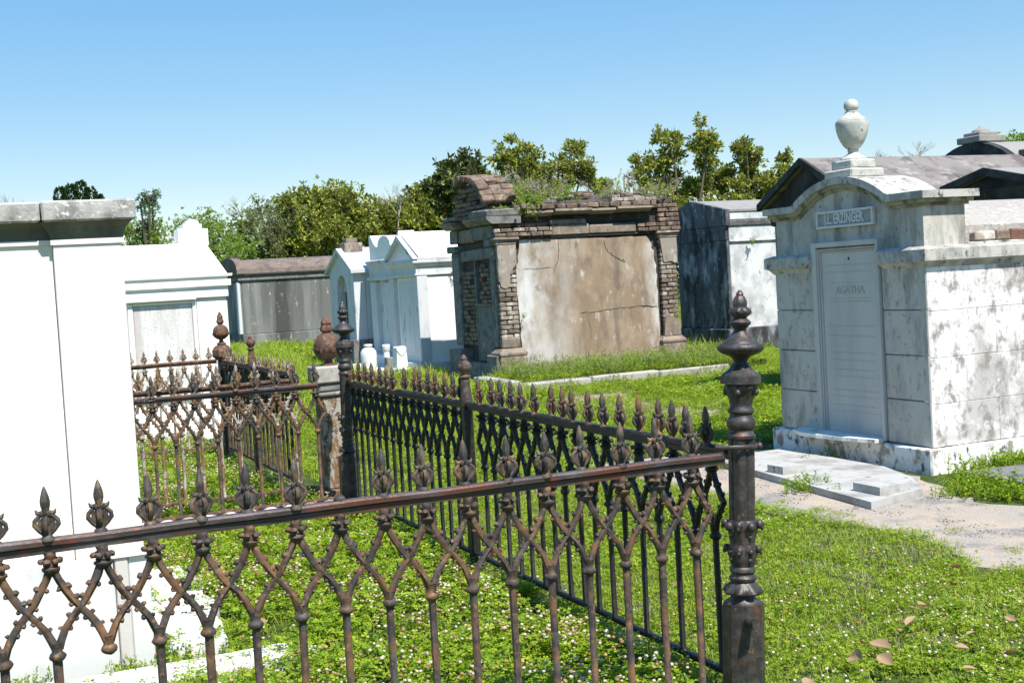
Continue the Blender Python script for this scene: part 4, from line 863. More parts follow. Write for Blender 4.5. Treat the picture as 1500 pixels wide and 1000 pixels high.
def fence(label, x, y, ang, n, first, style, rail_len, rail_mat, z=0., head=1., sp=2 * HS, skip=(), no_spear=(), broken=(), rail0=0., group='ornate iron cemetery fences'):
    """run starting at (x, y) heading along ang; picket k at first + k*sp"""
    t = thing('iron_fence', (x, y, z), label, 'fence', group)
    dx, dy = math.cos(ang), math.sin(ang); sc = sp / (2 * HS)
    pm, sm = PK[style]
    pb = None
    for k in range(n):
        if k in skip: continue
        d = first + k * sp; px, py = x + dx * d, y + dy * d
        if k in broken:
            pb = pb or picket_mesh(PK[style][0][0].materials[0], shaft=False)
            p = place('picket', pb, t, (px, py, z), (0, 0, ang), (sc, 1, 1)); p['label'] = 'picket whose lower shaft has broken away'
        else:
            p = place('picket', rnd.choice(pm), t, (px, py, z), (0, 0, ang + (math.pi if k % 2 else 0)), (sc, 1, 1))
            p.rotation_euler.x = rnd.gauss(0, .004)
        if k in no_spear: continue
        s = place('spear_head', sm, p, (px, py, z)); s.rotation_euler = (rnd.gauss(0, .012), 0, rnd.gauss(0, .15))
        hz = head * rnd.uniform(.985, 1.015); s.scale = (head * .92 / sc, head * .92, hz); s.location.z = .945 * (1 - hz)
    def rail(name, w, z0, z1, b, mat):
        mb = MB(); nseg = 12
        ys = [rnd.gauss(0, .0015) for _ in range(nseg + 1)]
        for i in range(1):
            prof = [(-w / 2, z0), (w / 2, z0), (w / 2, z1 - b), (w / 2 - b, z1), (-w / 2 + b, z1), (-w / 2, z1 - b)]
            vs = []; fs = []; m_ = len(prof)
            for k in range(nseg + 1):
                d = rail0 + (rail_len - rail0) * k / nseg
                for (u, w_) in prof: vs.append((x + dx * d - dy * (u + ys[k]), y + dy * d + dx * (u + ys[k]), z + w_ + ys[(k * 3) % nseg]))
            for k in range(nseg):
                for j in range(m_): fs.append((k * m_ + j, k * m_ + (j + 1) % m_, (k + 1) * m_ + (j + 1) % m_, (k + 1) * m_ + j))
            fs += [tuple(range(m_)), tuple(range(nseg * m_, nseg * m_ + m_))]
            mb.add(vs, fs)
        return build(mb, name, M[mat], t)
    rail('top_rail', .042, .926, .945, .006, rail_mat); rail('rail_web', .020, .903, .9255, .003, rail_mat)
    rail('bottom_rail', .030, .085, .105, .004, 'iron_dark' if style in ('front', 'dark', 'mid') else rail_mat)
    return t
PI = math.pi
f1 = fence('nearest iron fence with reddish top rail crossing the foreground left of the tall post', 2.53, 3.81, PI, 22, .21, 'front', 3.3, 'iron_rail', no_spear=(9,), broken=(14,), rail0=.08)
mb = MB(); mb.ball((1.04, 3.81, .949), (.02, .02, .016), 8, 5); b = build(mb, 'broken_stub', M['iron_spear'], f1)
f2 = fence('shade-darkened iron fence running away from the tall post to the far post', 2.53, 3.81, PI / 2, 34, .20, 'dark', 5.0, 'iron_dark', skip=(17,), rail0=.08)
f3 = fence('iron fence across the far side of the near plot, left of the far post', 2.53, 8.85, PI, 20, .24, 'mid', 3.1, 'iron_rail', rail0=.22)
f4 = fence('iron fence with flaking pale paint just behind the far side of the near plot', 2.44, 9.52, PI, 17, .15, 'flaky', 2.7, 'iron_rust', rail0=.1)
f5 = fence('rusty iron fence along the second plot, between the two ball topped posts', 2.30, 9.62, PI / 2, 19, .08, 'shade', 2.66, 'iron_rust', z=.05, head=.62)
f6 = fence('thin pale rusted iron fence at the back of the second plot before the white tomb', 2.30, 12.4, PI, 17, .12, 'flaky', 2.2, 'iron_rust', z=.055, head=.85, sp=.122, rail0=.05)

def big_post(x, y, label, lean=0., side=True):
    t = thing('fence_post', (x, y, 0), label, 'post', 'tall cast iron corner posts')
    mi = M['iron_post']; W = lambda mb, nm, m=mi, sh=45: build(mb, nm, m, t, sh)
    o8 = lambda r, z0, z1, ch: [(x + r * a, y + r * b) for a, b in ((1, ch), (ch, 1), (-ch, 1), (-1, ch), (-1, -ch), (-ch, -1), (ch, -1), (1, -ch))]
    mb = MB(); mb.prism(o8(.084, 0, 0, .42), 'z', 0, .385); mb.prism(o8(.080, 0, 0, .42), 'z', .3855, .398); W(mb, 'base_block')
    mb = MB(); mb.lathe([(.072, .398), (.07, .405), (.055, .415), (.05, .425)], (x, y, 0), 20)
    mb.lathe([(.05, .425), (.075, .432, .1), (.082, .44, .14), (.072, .455, .1), (.056, .468, .05), (.05, .475)], (x, y, 0), 32, lobes=8)
    mb.lathe([(.052, .475), (.058, .482), (.058, .49), (.05, .497), (.048, .505), (.056, .512), (.056, .522), (.048, .53)], (x, y, 0), 20); W(mb, 'collar')
    # foliate capital with scrolls
    mb = MB(); mb.lathe([(.048, .53), (.055, .55, .06), (.060, .58, .1), (.058, .60, .06), (.052, .61), (.055, .63, .06), (.060, .66, .1), (.066, .68, .1), (.056, .697)], (x, y, 0), 32, lobes=8)
    for k in range(4):
        a = k * PI / 2 + PI / 4
        for (r, z, s) in ((.068, .592, .016), (.074, .682, .018)):
            mb.ball((x + r * math.cos(a), y + r * math.sin(a), z), (s, s, s * .95), 8, 6)
            mb.ball((x + (r + .010) * math.cos(a), y + (r + .010) * math.sin(a), z - s * .6), (s * .55,) * 3, 6, 4)
        a += PI / 4
        for (r, z, s) in ((.062, .585, .013), (.066, .676, .020), (.058, .64, .010), (.056, .555, .010)):
            mb.ball((x + r * math.cos(a), y + r * math.sin(a), z), (s, s, s * .9), 8, 5)
    W(mb, 'foliate_band')
    # clustered shaft
    mb = MB()
    for k in range(4):
        a = k * PI / 2 + PI / 4; mb.lathe([(.029, .69), (.029, 1.0)], (x + .027 * math.cos(a), y + .027 * math.sin(a), 0), 12)
    W(mb, 'shaft')
    mb = MB(); mb.lathe([(.050, .985), (.060, .99), (.061, 1.0), (.052, 1.007), (.050, 1.02), (.060, 1.03), (.063, 1.045), (.058, 1.058), (.050, 1.065), (.048, 1.075), (.056, 1.083), (.056, 1.092), (.048, 1.10), (.047, 1.11), (.052, 1.13, .05), (.060, 1.15, .1), (.068, 1.17, .1), (.060, 1.184)], (x, y, 0), 32, lobes=8)
    for k in range(4):
        a = k * PI / 2 + PI / 4
        mb.ball((x + .064 * math.cos(a), y + .064 * math.sin(a), 1.155), (.014,) * 3, 8, 5); a += PI / 4
        mb.cbox(x + .06 * math.cos(a) - .014, x + .06 * math.cos(a) + .014, y + .06 * math.sin(a) - .014, y + .06 * math.sin(a) + .014, 1.166, 1.183, .003)
    W(mb, 'upper_capital')
    hx = lambda r: [(x + r * math.cos(PI / 8 + i * PI / 4), y + r * math.sin(PI / 8 + i * PI / 4)) for i in range(8)]
    mb = MB(); mb.prism(hx(.088), 'z', 1.185, 1.212); mb.lathe([(.084, 1.212), (.082, 1.217), (.05, 1.237), (.033, 1.256), (.028, 1.268)], (x, y, 0), 8, smooth=False, rot=PI / 8); W(mb, 'cap_plate')
    mb = MB(); mb.lathe([(.028, 1.262), (.033, 1.272), (.045, 1.282), (.065, 1.288), (.085, 1.296, .02), (.095, 1.308, .05), (.096, 1.316, .05), (.088, 1.326, .03), (.078, 1.328), (.076, 1.332), (.07, 1.337), (.045, 1.352), (.028, 1.37), (.024, 1.38)], (x, y, 0), 48, lobes=20)
    W(mb, 'gadrooned_bowl', sh=60)
    mb = MB(); mb.lathe([(.024, 1.378), (.032, 1.385), (.045, 1.397), (.047, 1.404), (.038, 1.412), (.028, 1.418), (.032, 1.424), (.044, 1.432, .06), (.047, 1.442, .09), (.042, 1.453, .06), (.03, 1.458), (.03, 1.462), (.031, 1.468, .05), (.029, 1.48, .08), (.021, 1.494, .08), (.014, 1.5), (.017, 1.503), (.014, 1.508), (.008, 1.515), (.003, 1.519)], (x, y, 0), 32, lobes=8); W(mb, 'finial')
    if side:
        mb = MB(); mb.tube([(x - .03, y - .075, .345), (x - .04, y - .155, .350)], .019, 10); W(mb, 'peg')
        mb = MB(); mb.tube([(x - .13, y + .0, .962), (x - .09, y - .045, .962), (x - .04, y - .064, .962), (x + .03, y - .062, .962), (x + .062, y - .03, .962), (x + .068, y + .02, .962), (x + .04, y + .06, .962)], .0085, 8, flat=.8); mb.ball((x + .062, y - .045, .962), .013, 8, 5); W(mb, 'strap', M['iron_rail'])
    t.rotation_euler = (0, lean, 0); t.scale = (.84, .84, 1)
    return t
big_post(2.485, 3.81, 'tall ornate cast iron corner post nearest the camera, right of the near fence', .045)
big_post(2.50, 8.85, 'ornate cast iron corner post at the far end of the dark side fence', .02, False)

def small_post(x, y, z0, top, label, mat, r=.026):
    t = thing('fence_post', (x, y, z0), label, 'post')
    mb = MB(); mb.cbox(x - r, x + r, y - r, y + r, z0, z0 + .92, .005); build(mb, 'shaft', M['iron_dark' if mat == 'iron' else mat], t)
    mb = MB(); mb.lathe([(.030, z0 + .92), (.036, z0 + .95), (.030, z0 + .975), (.026, z0 + 1.06), (.022, z0 + 1.075)], (x, y, 0), 12); build(mb, 'neck', M[mat], t)
    mb = MB(); s = (top - z0 - 1.075) / .13
    mb.lathe([(.030, 0), (.034, .008), (.020, .018), (.022, .028), (.036, .045, .08), (.040, .062, .1), (.033, .082, .08), (.018, .098), (.02, .106), (.012, .12), (.003, .13)], (x, y, z0 + 1.075), 24, lobes=6); build(mb, 'finial', M[mat], t)
small_post(2.53, 6.50, 0, 1.205, 'thin intermediate post with bud finial midway along the dark side fence', 'iron')
small_post(2.30, 11.0, .05, 1.26, 'thin rusty intermediate post midway along the second plot side fence', 'iron_rust')
def ball_finial(t, x, y, z, r, mat):
    mb = MB(); mb.lathe([(r * .62, z), (r * .6, z + .01), (r * .35, z + .02), (r * .25, z + .035), (r * .28, z + .05)], (x, y, 0), 16); build(mb, 'foot', M[mat], t)
    mb = MB(); zc = z + .045 + r
    mb.lathe([(r * .28, zc - r * .98), (r * .55, zc - r * .88, .03), (r * .9, zc - r * .55, .06), (r * 1.04, zc - r * .22, .08), (r * 1.03, zc - r * .12, .06)], (x, y, 0), 40, lobes=16)
    mb.lathe([(r * .98, zc - r * .15), (r * .99, zc + r * .1), (r * .9, zc + r * .42), (r * .7, zc + r * .7), (r * .42, zc + r * .88), (r * .25, zc + r * .95)], (x, y, 0), 28); build(mb, 'ball', M[mat], t)
    mb = MB(); zt = zc + r * .93
    mb.lathe([(r * .25, zt), (r * .42, zt + .015, .1), (r * .44, zt + .035, .15), (r * .3, zt + .06, .2), (r * .36, zt + .075, .2), (r * .22, zt + .10, .2), (r * .06, zt + .125)], (x, y, 0), 24, lobes=5); build(mb, 'flame', M[mat], t)
t = thing('gate_pillar', (2.55, 9.42, 0), 'pale weathered pillar with rough stone cap and large rusty ball finial by the far post', 'pillar')
for nm, m, b in (('foot', 'brickred', (2.40, 2.70, 9.28, 9.58, -.02, .09)), ('shaft', 'iron_flaky', (2.455, 2.645, 9.33, 9.52, .09, .80)), ('moulding', 'stone_grey', (2.435, 2.665, 9.31, 9.54, .80, .835)), ('cap', 'kerb', (2.42, 2.69, 9.29, 9.56, .90, 1.03)), ('cap_step', 'stone_grey', (2.44, 2.67, 9.31, 9.54, .8355, .899))):
    mb = MB(); mb.cbox(*b, .012, .003); build(mb, nm, M[m], t)
ball_finial(t, 2.555, 9.42, 1.03, .106, 'iron_rust')
t = thing('fence_post', (2.31, 12.4, .05), 'square rusty post with small ball finial at the far corner of the second plot', 'post')
mb = MB(); mb.cbox(2.265, 2.355, 12.355, 12.445, .05, 1.0, .01); build(mb, 'shaft', M['iron_dark'], t)
mb = MB(); mb.lathe([(.055, .99), (.09, 1.02), (.095, 1.03), (.095, 1.085), (.07, 1.12), (.035, 1.14)], (2.31, 12.4, 0), 6, smooth=False); build(mb, 'block', M['iron_rust'], t)
ball_finial(t, 2.31, 12.4, 1.14, .076, 'iron_rust')

# scalloped stone kerb under the far run
t = thing('stone_kerb', (1.2, 8.86, 0), 'kerb of small rounded white stones with rusty iron edging under the far fence', 'kerb')
for k in range(19):
    xx = 2.32 - k * .142
    mb = MB(); mb.prism([(xx - .062, .0), (xx + .062, .0), (xx + .066, .06), (xx + .05, .098), (xx + .02, .112), (xx - .02, .112), (xx - .05, .098), (xx - .066, .06)], 'y', 8.68 + rnd.uniform(-.01, .01), 8.80); build(mb, 'stone', M['white_stone' if rnd.random() < .7 else 'kerb'], t)
mb = MB(); mb.cbox(-.4, 2.42, 8.801, 9.02, -.01, .085, .01); build(mb, 'backing', M['kerb'], t)
mb = MB(); mb.prism([(2.42 - .0355 * i, .096 + (.016 if i % 4 < 2 else 0)) for i in range(78)] + [(2.42 - .0355 * 77, .125), (2.42, .125)], 'y', 8.76, 8.80); build(mb, 'iron_edging', M['iron_rust'], t)

# ================================================================== GROUND COVER
def quad_leaf(vs, fs, c, d, nrm, l, w, fold=.15):
    """leaf of length l along d from c; two faces folded on the midrib"""
    s = np.cross(d, nrm); s /= (np.linalg.norm(s) + 1e-9)
    o = len(vs); up = nrm * w * fold
    vs += [tuple(c), tuple(c + d * l * .55 + s * w / 2 + up), tuple(c + d * l), tuple(c + d * l * .5 - s * w / 2 + up)]
    fs += [(o, o + 1, o + 2), (o, o + 2, o + 3)]
def rvec():
    v = rng.normal(size=3); return v / np.linalg.norm(v)
def clump_mesh(name, nleaf, nblade, nflow, rad, h0, h1, leaf=.011, blade_h=(.05, .11), fl=.0072):
    mb = MB(); vs, fs = [], []
    for _ in range(nleaf):
        r = rad * math.sqrt(rng.random()); a = rng.random() * 2 * PI
        c = np.array([r * math.cos(a), r * math.sin(a), rng.uniform(h0, h1)])
        n = np.array([rng.normal(0, .35), rng.normal(0, .35), 1.]); n /= np.linalg.norm(n); a0 = rng.random() * 2 * PI
        L = leaf * rng.uniform(.8, 1.3)
        o = len(vs); vs.append(tuple(c))
        for k in range(3):
            th = a0 + k * 2.094; d = np.array([math.cos(th), math.sin(th), 0.]); d -= n * d.dot(n); d /= np.linalg.norm(d); s = np.cross(n, d)
            q = len(vs); vs += [tuple(c + d * L * .75 + s * L * .55 + n * L * .15), tuple(c + d * L * 1.12), tuple(c + d * L * .75 - s * L * .55 + n * L * .15)]
            fs += [(o, q, q + 1), (o, q + 1, q + 2)]
    mb.cur = 0; mb.add(vs, fs)
    vs, fs = [], []
    for _ in range(nblade):
        r = rad * math.sqrt(rng.random()); a = rng.random() * 2 * PI; h = rng.uniform(*blade_h)
        b = np.array([r * math.cos(a), r * math.sin(a), 0.]); th = rng.random() * 2 * PI; d = np.array([math.cos(th), math.sin(th), 0.]); s = np.array([-d[1], d[0], 0]) * .0022 * (h / .07) ** .5
        lean = rng.uniform(.1, .9) * h; o = len(vs)
        for t_, w in ((0, 1), (.5, .9), (1, .05)):
            p = b + d * lean * t_ * t_ + np.array([0, 0, h * (t_ - .22 * t_ * t_ * lean / h)]); vs += [tuple(p - s * w), tuple(p + s * w)]
        fs += [(o, o + 1, o + 3, o + 2), (o + 2, o + 3, o + 5, o + 4)]
    mb.cur = 1; mb.add(vs, fs)
    mb.cur = 2
    for _ in range(nflow):
        r = rad * math.sqrt(rng.random()); a = rng.random() * 2 * PI; z = h1 + rng.uniform(-.005, .03); q = fl * rng.uniform(.7, 1.2)
        c = (r * math.cos(a), r * math.sin(a), z)
        mb.ball(c, (q, q, q * .8), 6, 4)
    mb.cur = 1
    return mb.mesh(name, [M['clover'], M['blade'], M['flower']])
def src(name, me):
    return bpy.data.objects.new(name, me)
def scatter(name, sources, P, idx, scale, label=None, tilt=.12, rots=None):
    """one object instancing the source clumps on its points"""
    n = len(P); me = bpy.data.meshes.new(name); me.vertices.add(n); me.vertices.foreach_set('co', np.asarray(P, dtype=np.float32).ravel())
    a = me.attributes.new('idx', 'INT', 'POINT'); a.data.foreach_set('value', np.asarray(idx, dtype=np.int32))
    a = me.attributes.new('scl', 'FLOAT', 'POINT'); a.data.foreach_set('value', np.asarray(scale, dtype=np.float32))
    R_ = np.zeros((n, 3), dtype=np.float32); R_[:, 0] = rng.normal(0, tilt, n); R_[:, 1] = rng.normal(0, tilt, n); R_[:, 2] = rng.random(n) * 2 * PI
    a = me.attributes.new('rot', 'FLOAT_VECTOR', 'POINT'); a.data.foreach_set('vector', R_.ravel())
    o = bpy.data.objects.new(name, me); COL.objects.link(o); tag(o, label, kind='stuff')
    ng = bpy.data.node_groups.new(name, 'GeometryNodeTree'); ng.interface.new_socket('Geometry', in_out='INPUT', socket_type='NodeSocketGeometry'); ng.interface.new_socket('Geometry', in_out='OUTPUT', socket_type='NodeSocketGeometry')
    N, L = ng.nodes, ng.links; gi = N.new('NodeGroupInput'); go = N.new('NodeGroupOutput'); ip = N.new('GeometryNodeInstanceOnPoints'); g2 = N.new('GeometryNodeGeometryToInstance')
    L.new(gi.outputs[0], ip.inputs['Points'])
    for s in reversed(sources):
        oi = N.new('GeometryNodeObjectInfo'); oi.inputs['Object'].default_value = s; L.new(oi.outputs['Geometry'], g2.inputs[0])
    L.new(g2.outputs[0], ip.inputs['Instance']); ip.inputs['Pick Instance'].default_value = True
    for nm, ty, so in (('idx', 'INT', 'Instance Index'), ('scl', 'FLOAT', 'Scale'), ('rot', 'FLOAT_VECTOR', 'Rotation')):
        na = N.new('GeometryNodeInputNamedAttribute'); na.data_type = ty; na.inputs['Name'].default_value = nm; L.new(na.outputs['Attribute'], ip.inputs[so])
    L.new(ip.outputs[0], go.inputs[0])
    md = o.modifiers.new('scatter', 'NODES'); md.node_group = ng
    return o
def inside(P, poly):
    x, y = P[:, 0], P[:, 1]; c = np.zeros(len(P), bool); n = len(poly); j = n - 1
    for i in range(n):
        xi, yi = poly[i]; xj, yj = poly[j]
        c ^= ((yi > y) != (yj > y)) & (x < (xj - xi) * (y - yi) / (yj - yi + 1e-12) + xi); j = i
    return c
def rect(x0, x1, y0, y1): return [(x0, y0), (x1, y0), (x1, y1), (x0, y1)]
def vnoise(P, s, seed=0):
    """cheap smooth value noise in 0..1"""
    r = np.random.default_rng(seed); g = r.random((64, 64)); x = (P[:, 0] * s + 31.3) % 63; y = (P[:, 1] * s + 17.7) % 63
    i, j = x.astype(int), y.astype(int); fx, fy = x - i, y - j; fx = fx * fx * (3 - 2 * fx); fy = fy * fy * (3 - 2 * fy); i2, j2 = (i + 1) % 64, (j + 1) % 64
    return (g[i, j] * (1 - fx) + g[i2, j] * fx) * (1 - fy) + (g[i, j2] * (1 - fx) + g[i2, j2] * fx) * fy
S_CL = [src('clover_clump', clump_mesh('clover_clump', 46, 6, 0, .085, .012, .095, .0125)), src('clover_clump', clump_mesh('clover_clump', 46, 6, 3, .085, .012, .095, .0125)), src('clover_clump', clump_mesh('clover_clump', 42, 6, 7, .09, .012, .09, .0125)), src('clover_clump', clump_mesh('clover_clump', 24, 26, 1, .09, .02, .055))]
S_LW = [src('lawn_tuft', clump_mesh('lawn_tuft', 40, 60, 0, .10, .006, .035, .0068, (.012, .05))), src('lawn_tuft', clump_mesh('lawn_tuft', 60, 26, 0, .10, .008, .042, .0075, (.015, .05))), src('lawn_tuft', clump_mesh('lawn_tuft', 50, 26, 3, .10, .01, .045, .008, (.02, .06)))]
S_FAR = [src('grass_tuft', clump_mesh('grass_tuft', 30, 40, 0, .16, .02, .08, .020, (.05, .13))), src('grass_tuft', clump_mesh('grass_tuft', 16, 60, 0, .16, .02, .08, .020, (.06, .17)))]
def sow(name, region, dens, sources, pick, smin=.8, smax=1.25, holes=(), label=None, z=0., keep=None):
    xs = [p[0] for p in region]; ys = [p[1] for p in region]; A = (max(xs) - min(xs)) * (max(ys) - min(ys)); n = int(A * dens)
    P = np.zeros((n, 3)); P[:, 0] = rng.uniform(min(xs), max(xs), n); P[:, 1] = rng.uniform(min(ys), max(ys), n); P[:, 2] = z
    k = inside(P, region)
    for h in holes: k &= ~inside(P, h)
    if keep is not None: k &= keep(P)
    P = P[k]; n = len(P)
    return scatter(name, sources, P, pick(P), rng.uniform(smin, smax, n), label)
TOMB_L = rect(-3, .74, 5.2, 8.1); SLAB_L = rect(.78, .98, 5.5, 7.4)
def pick_clover(P):
    f = vnoise(P, 1.4, 3); u = rng.random(len(P)); out = np.where(u < .30, 0, np.where(u < .60, 1, 2)); out = np.where((f < .42) & (u > .45), 0, out); out = np.where((vnoise(P, .9, 9) > .72) & (u > .4), 3, out); return out
sow('clover', rect(-3.2, 2.50, 2.6, 8.60), 130, S_CL, pick_clover, .8, 1.3, (TOMB_L, SLAB_L), label='dense flowering white clover filling the near fenced plot')
sow('clover', rect(-2.6, 2.42, 9.02, 9.7), 80, S_CL, pick_clover, .8, 1.2)
sow('clover', rect(-1.0, 2.3, 9.7, 14.4), 75, S_CL, pick_clover, .9, 1.35)
def pick_lawn(P):
    u = rng.random(len(P)); near = (P[:, 1] < 5.2); d = vnoise(P, 1.1, 5)
    return np.where(u < np.where(near, .32, .04), 2, np.where(d > .5, 1, 0))
LAWN = [(2.5, .5), (9, -2), (9, 2.2), (6.2, 3.7), (5.3, 4.3), (4.80, 4.72), (4.66, 5.0), (4.90, 5.4), (4.92, 6.0), (4.80, 6.5), (4.76, 7.0), (4.70, 7.6), (4.76, 8.4), (4.64, 9.6), (2.6, 9.6), (2.58, 2)]
sow('lawn', LAWN, 165, S_LW, pick_lawn, .75, 1.25, keep=lambda P: (vnoise(P, 4, 12) > .10))
sow('clover', [(2.62, 1.5), (7, 0), (6.6, 2.6), (4.4, 4.3), (2.62, 4.5)], 55, S_CL, pick_clover, .6, .95, keep=lambda P: vnoise(P, 1.3, 21) > .33)
holes = [PATH, rect(7.2, 7.75, 11.5, 12.3), rect(7.1, 8.0, 14.3, 15.0), rect(6.2, 9.5, 7.1, 9.2), rect(7.0, 11.3, 16.35, 20.1), rect(9.5, 13.5, 9.9, 13.7), rect(13.4, 17, 20.4, 22.4), rect(6.6, 10.6, 20.8, 27.1)]
sow('lawn', [(2.56, 9.4), (6.2, 9.2), (14, 9.3), (14, 20.4), (2.56, 20.8)], 42, S_LW, lambda P: rng.integers(0, 2, len(P)), 1.2, 1.9, holes)
sow('clover', [(6.0, 10.2), (10.5, 9.3), (12, 14.2), (8.4, 15.6), (7.9, 12.6)], 22, S_CL, lambda P: np.zeros(len(P), int), 1.0, 1.5, holes)
sow('grass', rect(2.5, 30, 20, 48), 5.5, S_FAR, lambda P: rng.integers(0, 2, len(P)), 1.2, 2.4, holes + [rect(7.7, 11.9, 37.9, 40.6)])
sow('grass', rect(-1, 7.5, 14.8, 36), 9, S_FAR, lambda P: rng.integers(0, 2, len(P)), 1.2, 2.2, [rect(.1, 2.9, 14.4, 16.5)] + holes)
def dry_mesh():
    me = clump_mesh('dry_tuft', 0, 40, 0, .10, .01, .03, .01, (.012, .04)); me.materials[1] = M['dry']; return me
S_DR = [src('dry_tuft', dry_mesh())]
zero = lambda P: np.zeros(len(P), int)
sow('dry_grass', LAWN, 75, S_DR, zero, .7, 1.3, keep=lambda P: vnoise(P, 1.7, 31) > .52)
sow('dry_grass', rect(-1.5, 2.5, 3.6, 8.7), 16, S_DR, zero, .7, 1.3, (TOMB_L,), keep=lambda P: vnoise(P, 1.9, 33) > .6)
sow('dry_grass', [(2.56, 9.4), (6.2, 9.2), (14, 9.3), (14, 16.3), (2.56, 16.3)], 14, S_DR, zero, 1.2, 2.2, holes, keep=lambda P: vnoise(P, .9, 35) > .5)
def pebble_mesh():
    mb = MB()
    for _ in range(14):
        a = rng.random() * 2 * PI; r = .07 * math.sqrt(rng.random()); q = rng.uniform(.002, .0055); mb.ball((r * math.cos(a), r * math.sin(a), q * .4), (q * rng.uniform(.8, 1.5), q, q * .7), 5, 3)
    return mb.mesh('pebbles', M['gravel'])
S_PB = [src('pebbles', pebble_mesh())]
sow('pebbles', PATH, 45, S_PB, zero, .6, 1.4, z=.006, keep=lambda P: vnoise(P, 2.2, 41) > .35, label='loose grit and pebbles scattered on the worn path')
sow('pebbles', GRAV, 90, S_PB, zero, .9, 2.0, z=.006)
sow('grass_runners', [(4.72, 4.5), (5.4, 4.1), (5.7, 4.6), (5.25, 5.3), (5.1, 6.2), (4.95, 8.0), (4.70, 9.4), (4.66, 8.0), (4.78, 6.4), (4.88, 5.4)], 30, S_LW, lambda P: rng.integers(0, 2, len(P)), .35, .8, keep=lambda P: vnoise(P, 6, 43) > .55)
# weeds: upright leafy stems
def weed_mesh(name, nst, h, leaf, spread=.08, dry=0., mats=('weed', 'dry')):
    mb = MB()
    for s in range(nst):
        a = rng.random() * 2 * PI; b = np.array([rng.normal(0, spread), rng.normal(0, spread), 0]); L = h * rng.uniform(.5, 1.1); ln = rng.uniform(.1, .5) * L
        path = [b + np.array([math.cos(a) * ln * t_ * t_, math.sin(a) * ln * t_ * t_, L * t_]) for t_ in (0, .35, .7, 1)]
        isdry = rng.random() < dry; mb.cur = 1 if isdry else 0
        mb.tube(path, [.0025, .002, .0015, .001], 3)
        vs, fs = [], []
        if not isdry or rng.random() < .3:
            for k in range(int(10 + L * 60)):
                t_ = rng.uniform(.15, 1); c = path[0] + np.array([math.cos(a) * ln * t_ * t_, math.sin(a) * ln * t_ * t_, L * t_])
                d = rvec(); d[2] = abs(d[2]) * .6 + .1; d /= np.linalg.norm(d); quad_leaf(vs, fs, c + rng.normal(0, .004, 3), d, np.cross(d, rvec()), leaf * rng.uniform(.6, 1.3), leaf * .42)
            mb.add(vs, fs)
    return mb.mesh(name, [M[mats[0]], M[mats[1]]])
S_W = [src('weed', weed_mesh('weed', 9, .26, .028)), src('weed', weed_mesh('weed', 7, .18, .034)), src('weed', weed_mesh('weed', 8, .34, .03, dry=.25))]
def thick(P): return rng.integers(0, 3, len(P))
sow('weeds', [(7.36, 16.62), (10.7, 16.64), (11.4, 17.2), (11.4, 17.94), (7.4, 17.94)], 60, S_W, thick, .5, 1.05, label='scrubby weeds filling the kerbed plot before the brick tomb', z=.12)
sow('lawn', [(7.36, 16.62), (11.4, 16.64), (11.4, 17.94), (7.4, 17.94)], 50, S_LW, lambda P: rng.integers(0, 2, len(P)), 1.5, 2.2, z=.12)
sow('weeds', [(7.3, 15.95), (11.0, 16.0), (11.0, 16.32), (7.3, 16.3)], 14, S_W, lambda P: np.full(len(P), 1), .5, .8)
S_V = [src('creeper', weed_mesh('creeper', 12, .11, .024, .06, mats=('clover', 'dry'))), src('creeper', weed_mesh('creeper', 9, .08, .022, .06, mats=('clover', 'dry')))]
two = lambda P: rng.integers(0, 2, len(P))
sow('creeping_weeds', [(5.98, 6.42), (6.42, 6.62), (6.46, 7.12), (8.8, 7.12), (9.2, 6.9), (6.42, 6.88), (6.28, 6.80), (6.26, 6.1), (8.3, 5.45), (8.2, 5.25), (6.2, 5.9), (6.0, 6.05)], 110, S_V, two, .8, 1.4, label='leafy creeping weeds around the right tomb corner and the dark slab')
sow('creeping_weeds', [(5.72, 6.44), (6.3, 6.3), (6.4, 7.15), (6.1, 6.72)], 90, S_V, two, .7, 1.3)
sow('creeping_weeds', rect(5.22, 5.42, 6.95, 7.35), 70, S_V, two, .6, 1.1)
sow('creeping_weeds', [(5.36, 8.0), (5.46, 8.0), (5.5, 8.8), (5.36, 8.8)], 60, S_V, two, .5, .8)
sow('creeping_weeds', rect(6.1, 6.4, 7.8, 8.3), 25, S_V, two, .6, 1.1)
sow('creeping_weeds', rect(.0, 1.3, 5.48, 5.66), 45, S_V, two, .4, .8)
sow('creeping_weeds', rect(1.9, 2.5, 8.5, 9.3), 40, S_V, two, .6, 1.2)
sow('creeping_weeds', [(5.1, 4.35), (5.7, 4.2), (5.9, 4.7), (5.35, 4.85)], 30, S_V, two, .4, .8)
# roof weeds on the ruined tomb
S_RW = [src('roof_weed', weed_mesh('roof_weed', 16, .36, .03, .09, dry=.55)), src('roof_weed', weed_mesh('roof_weed', 14, .2, .04, .09, dry=.05))]
Pw = []; 
for (cx, cy, cz, n, sx) in ((8.45, 18.3, 2.80, 26, .2), (8.25, 18.1, 2.74, 7, .12), (8.95, 18.25, 2.84, 5, .12), (9.75, 18.15, 2.84, 3, .08), (10.25, 18.2, 2.84, 2, .08), (10.6, 18.05, 2.76, 4, .08), (8.1, 18.0, 2.58, 3, .08), (9.4, 18.9, 2.93, 4, .5), (8.3, 18.6, 2.95, 6, .12)):
    for _ in range(n): Pw.append((cx + rnd.gauss(0, sx), cy + rnd.gauss(0, .09), cz))
Pw = np.array(Pw); scatter('roof_weeds', S_RW, Pw, (rng.random(len(Pw)) < .55).astype(int), rng.uniform(.6, 1.3, len(Pw)), 'dry and green weeds growing on the roof of the ruined brick tomb', tilt=.3)
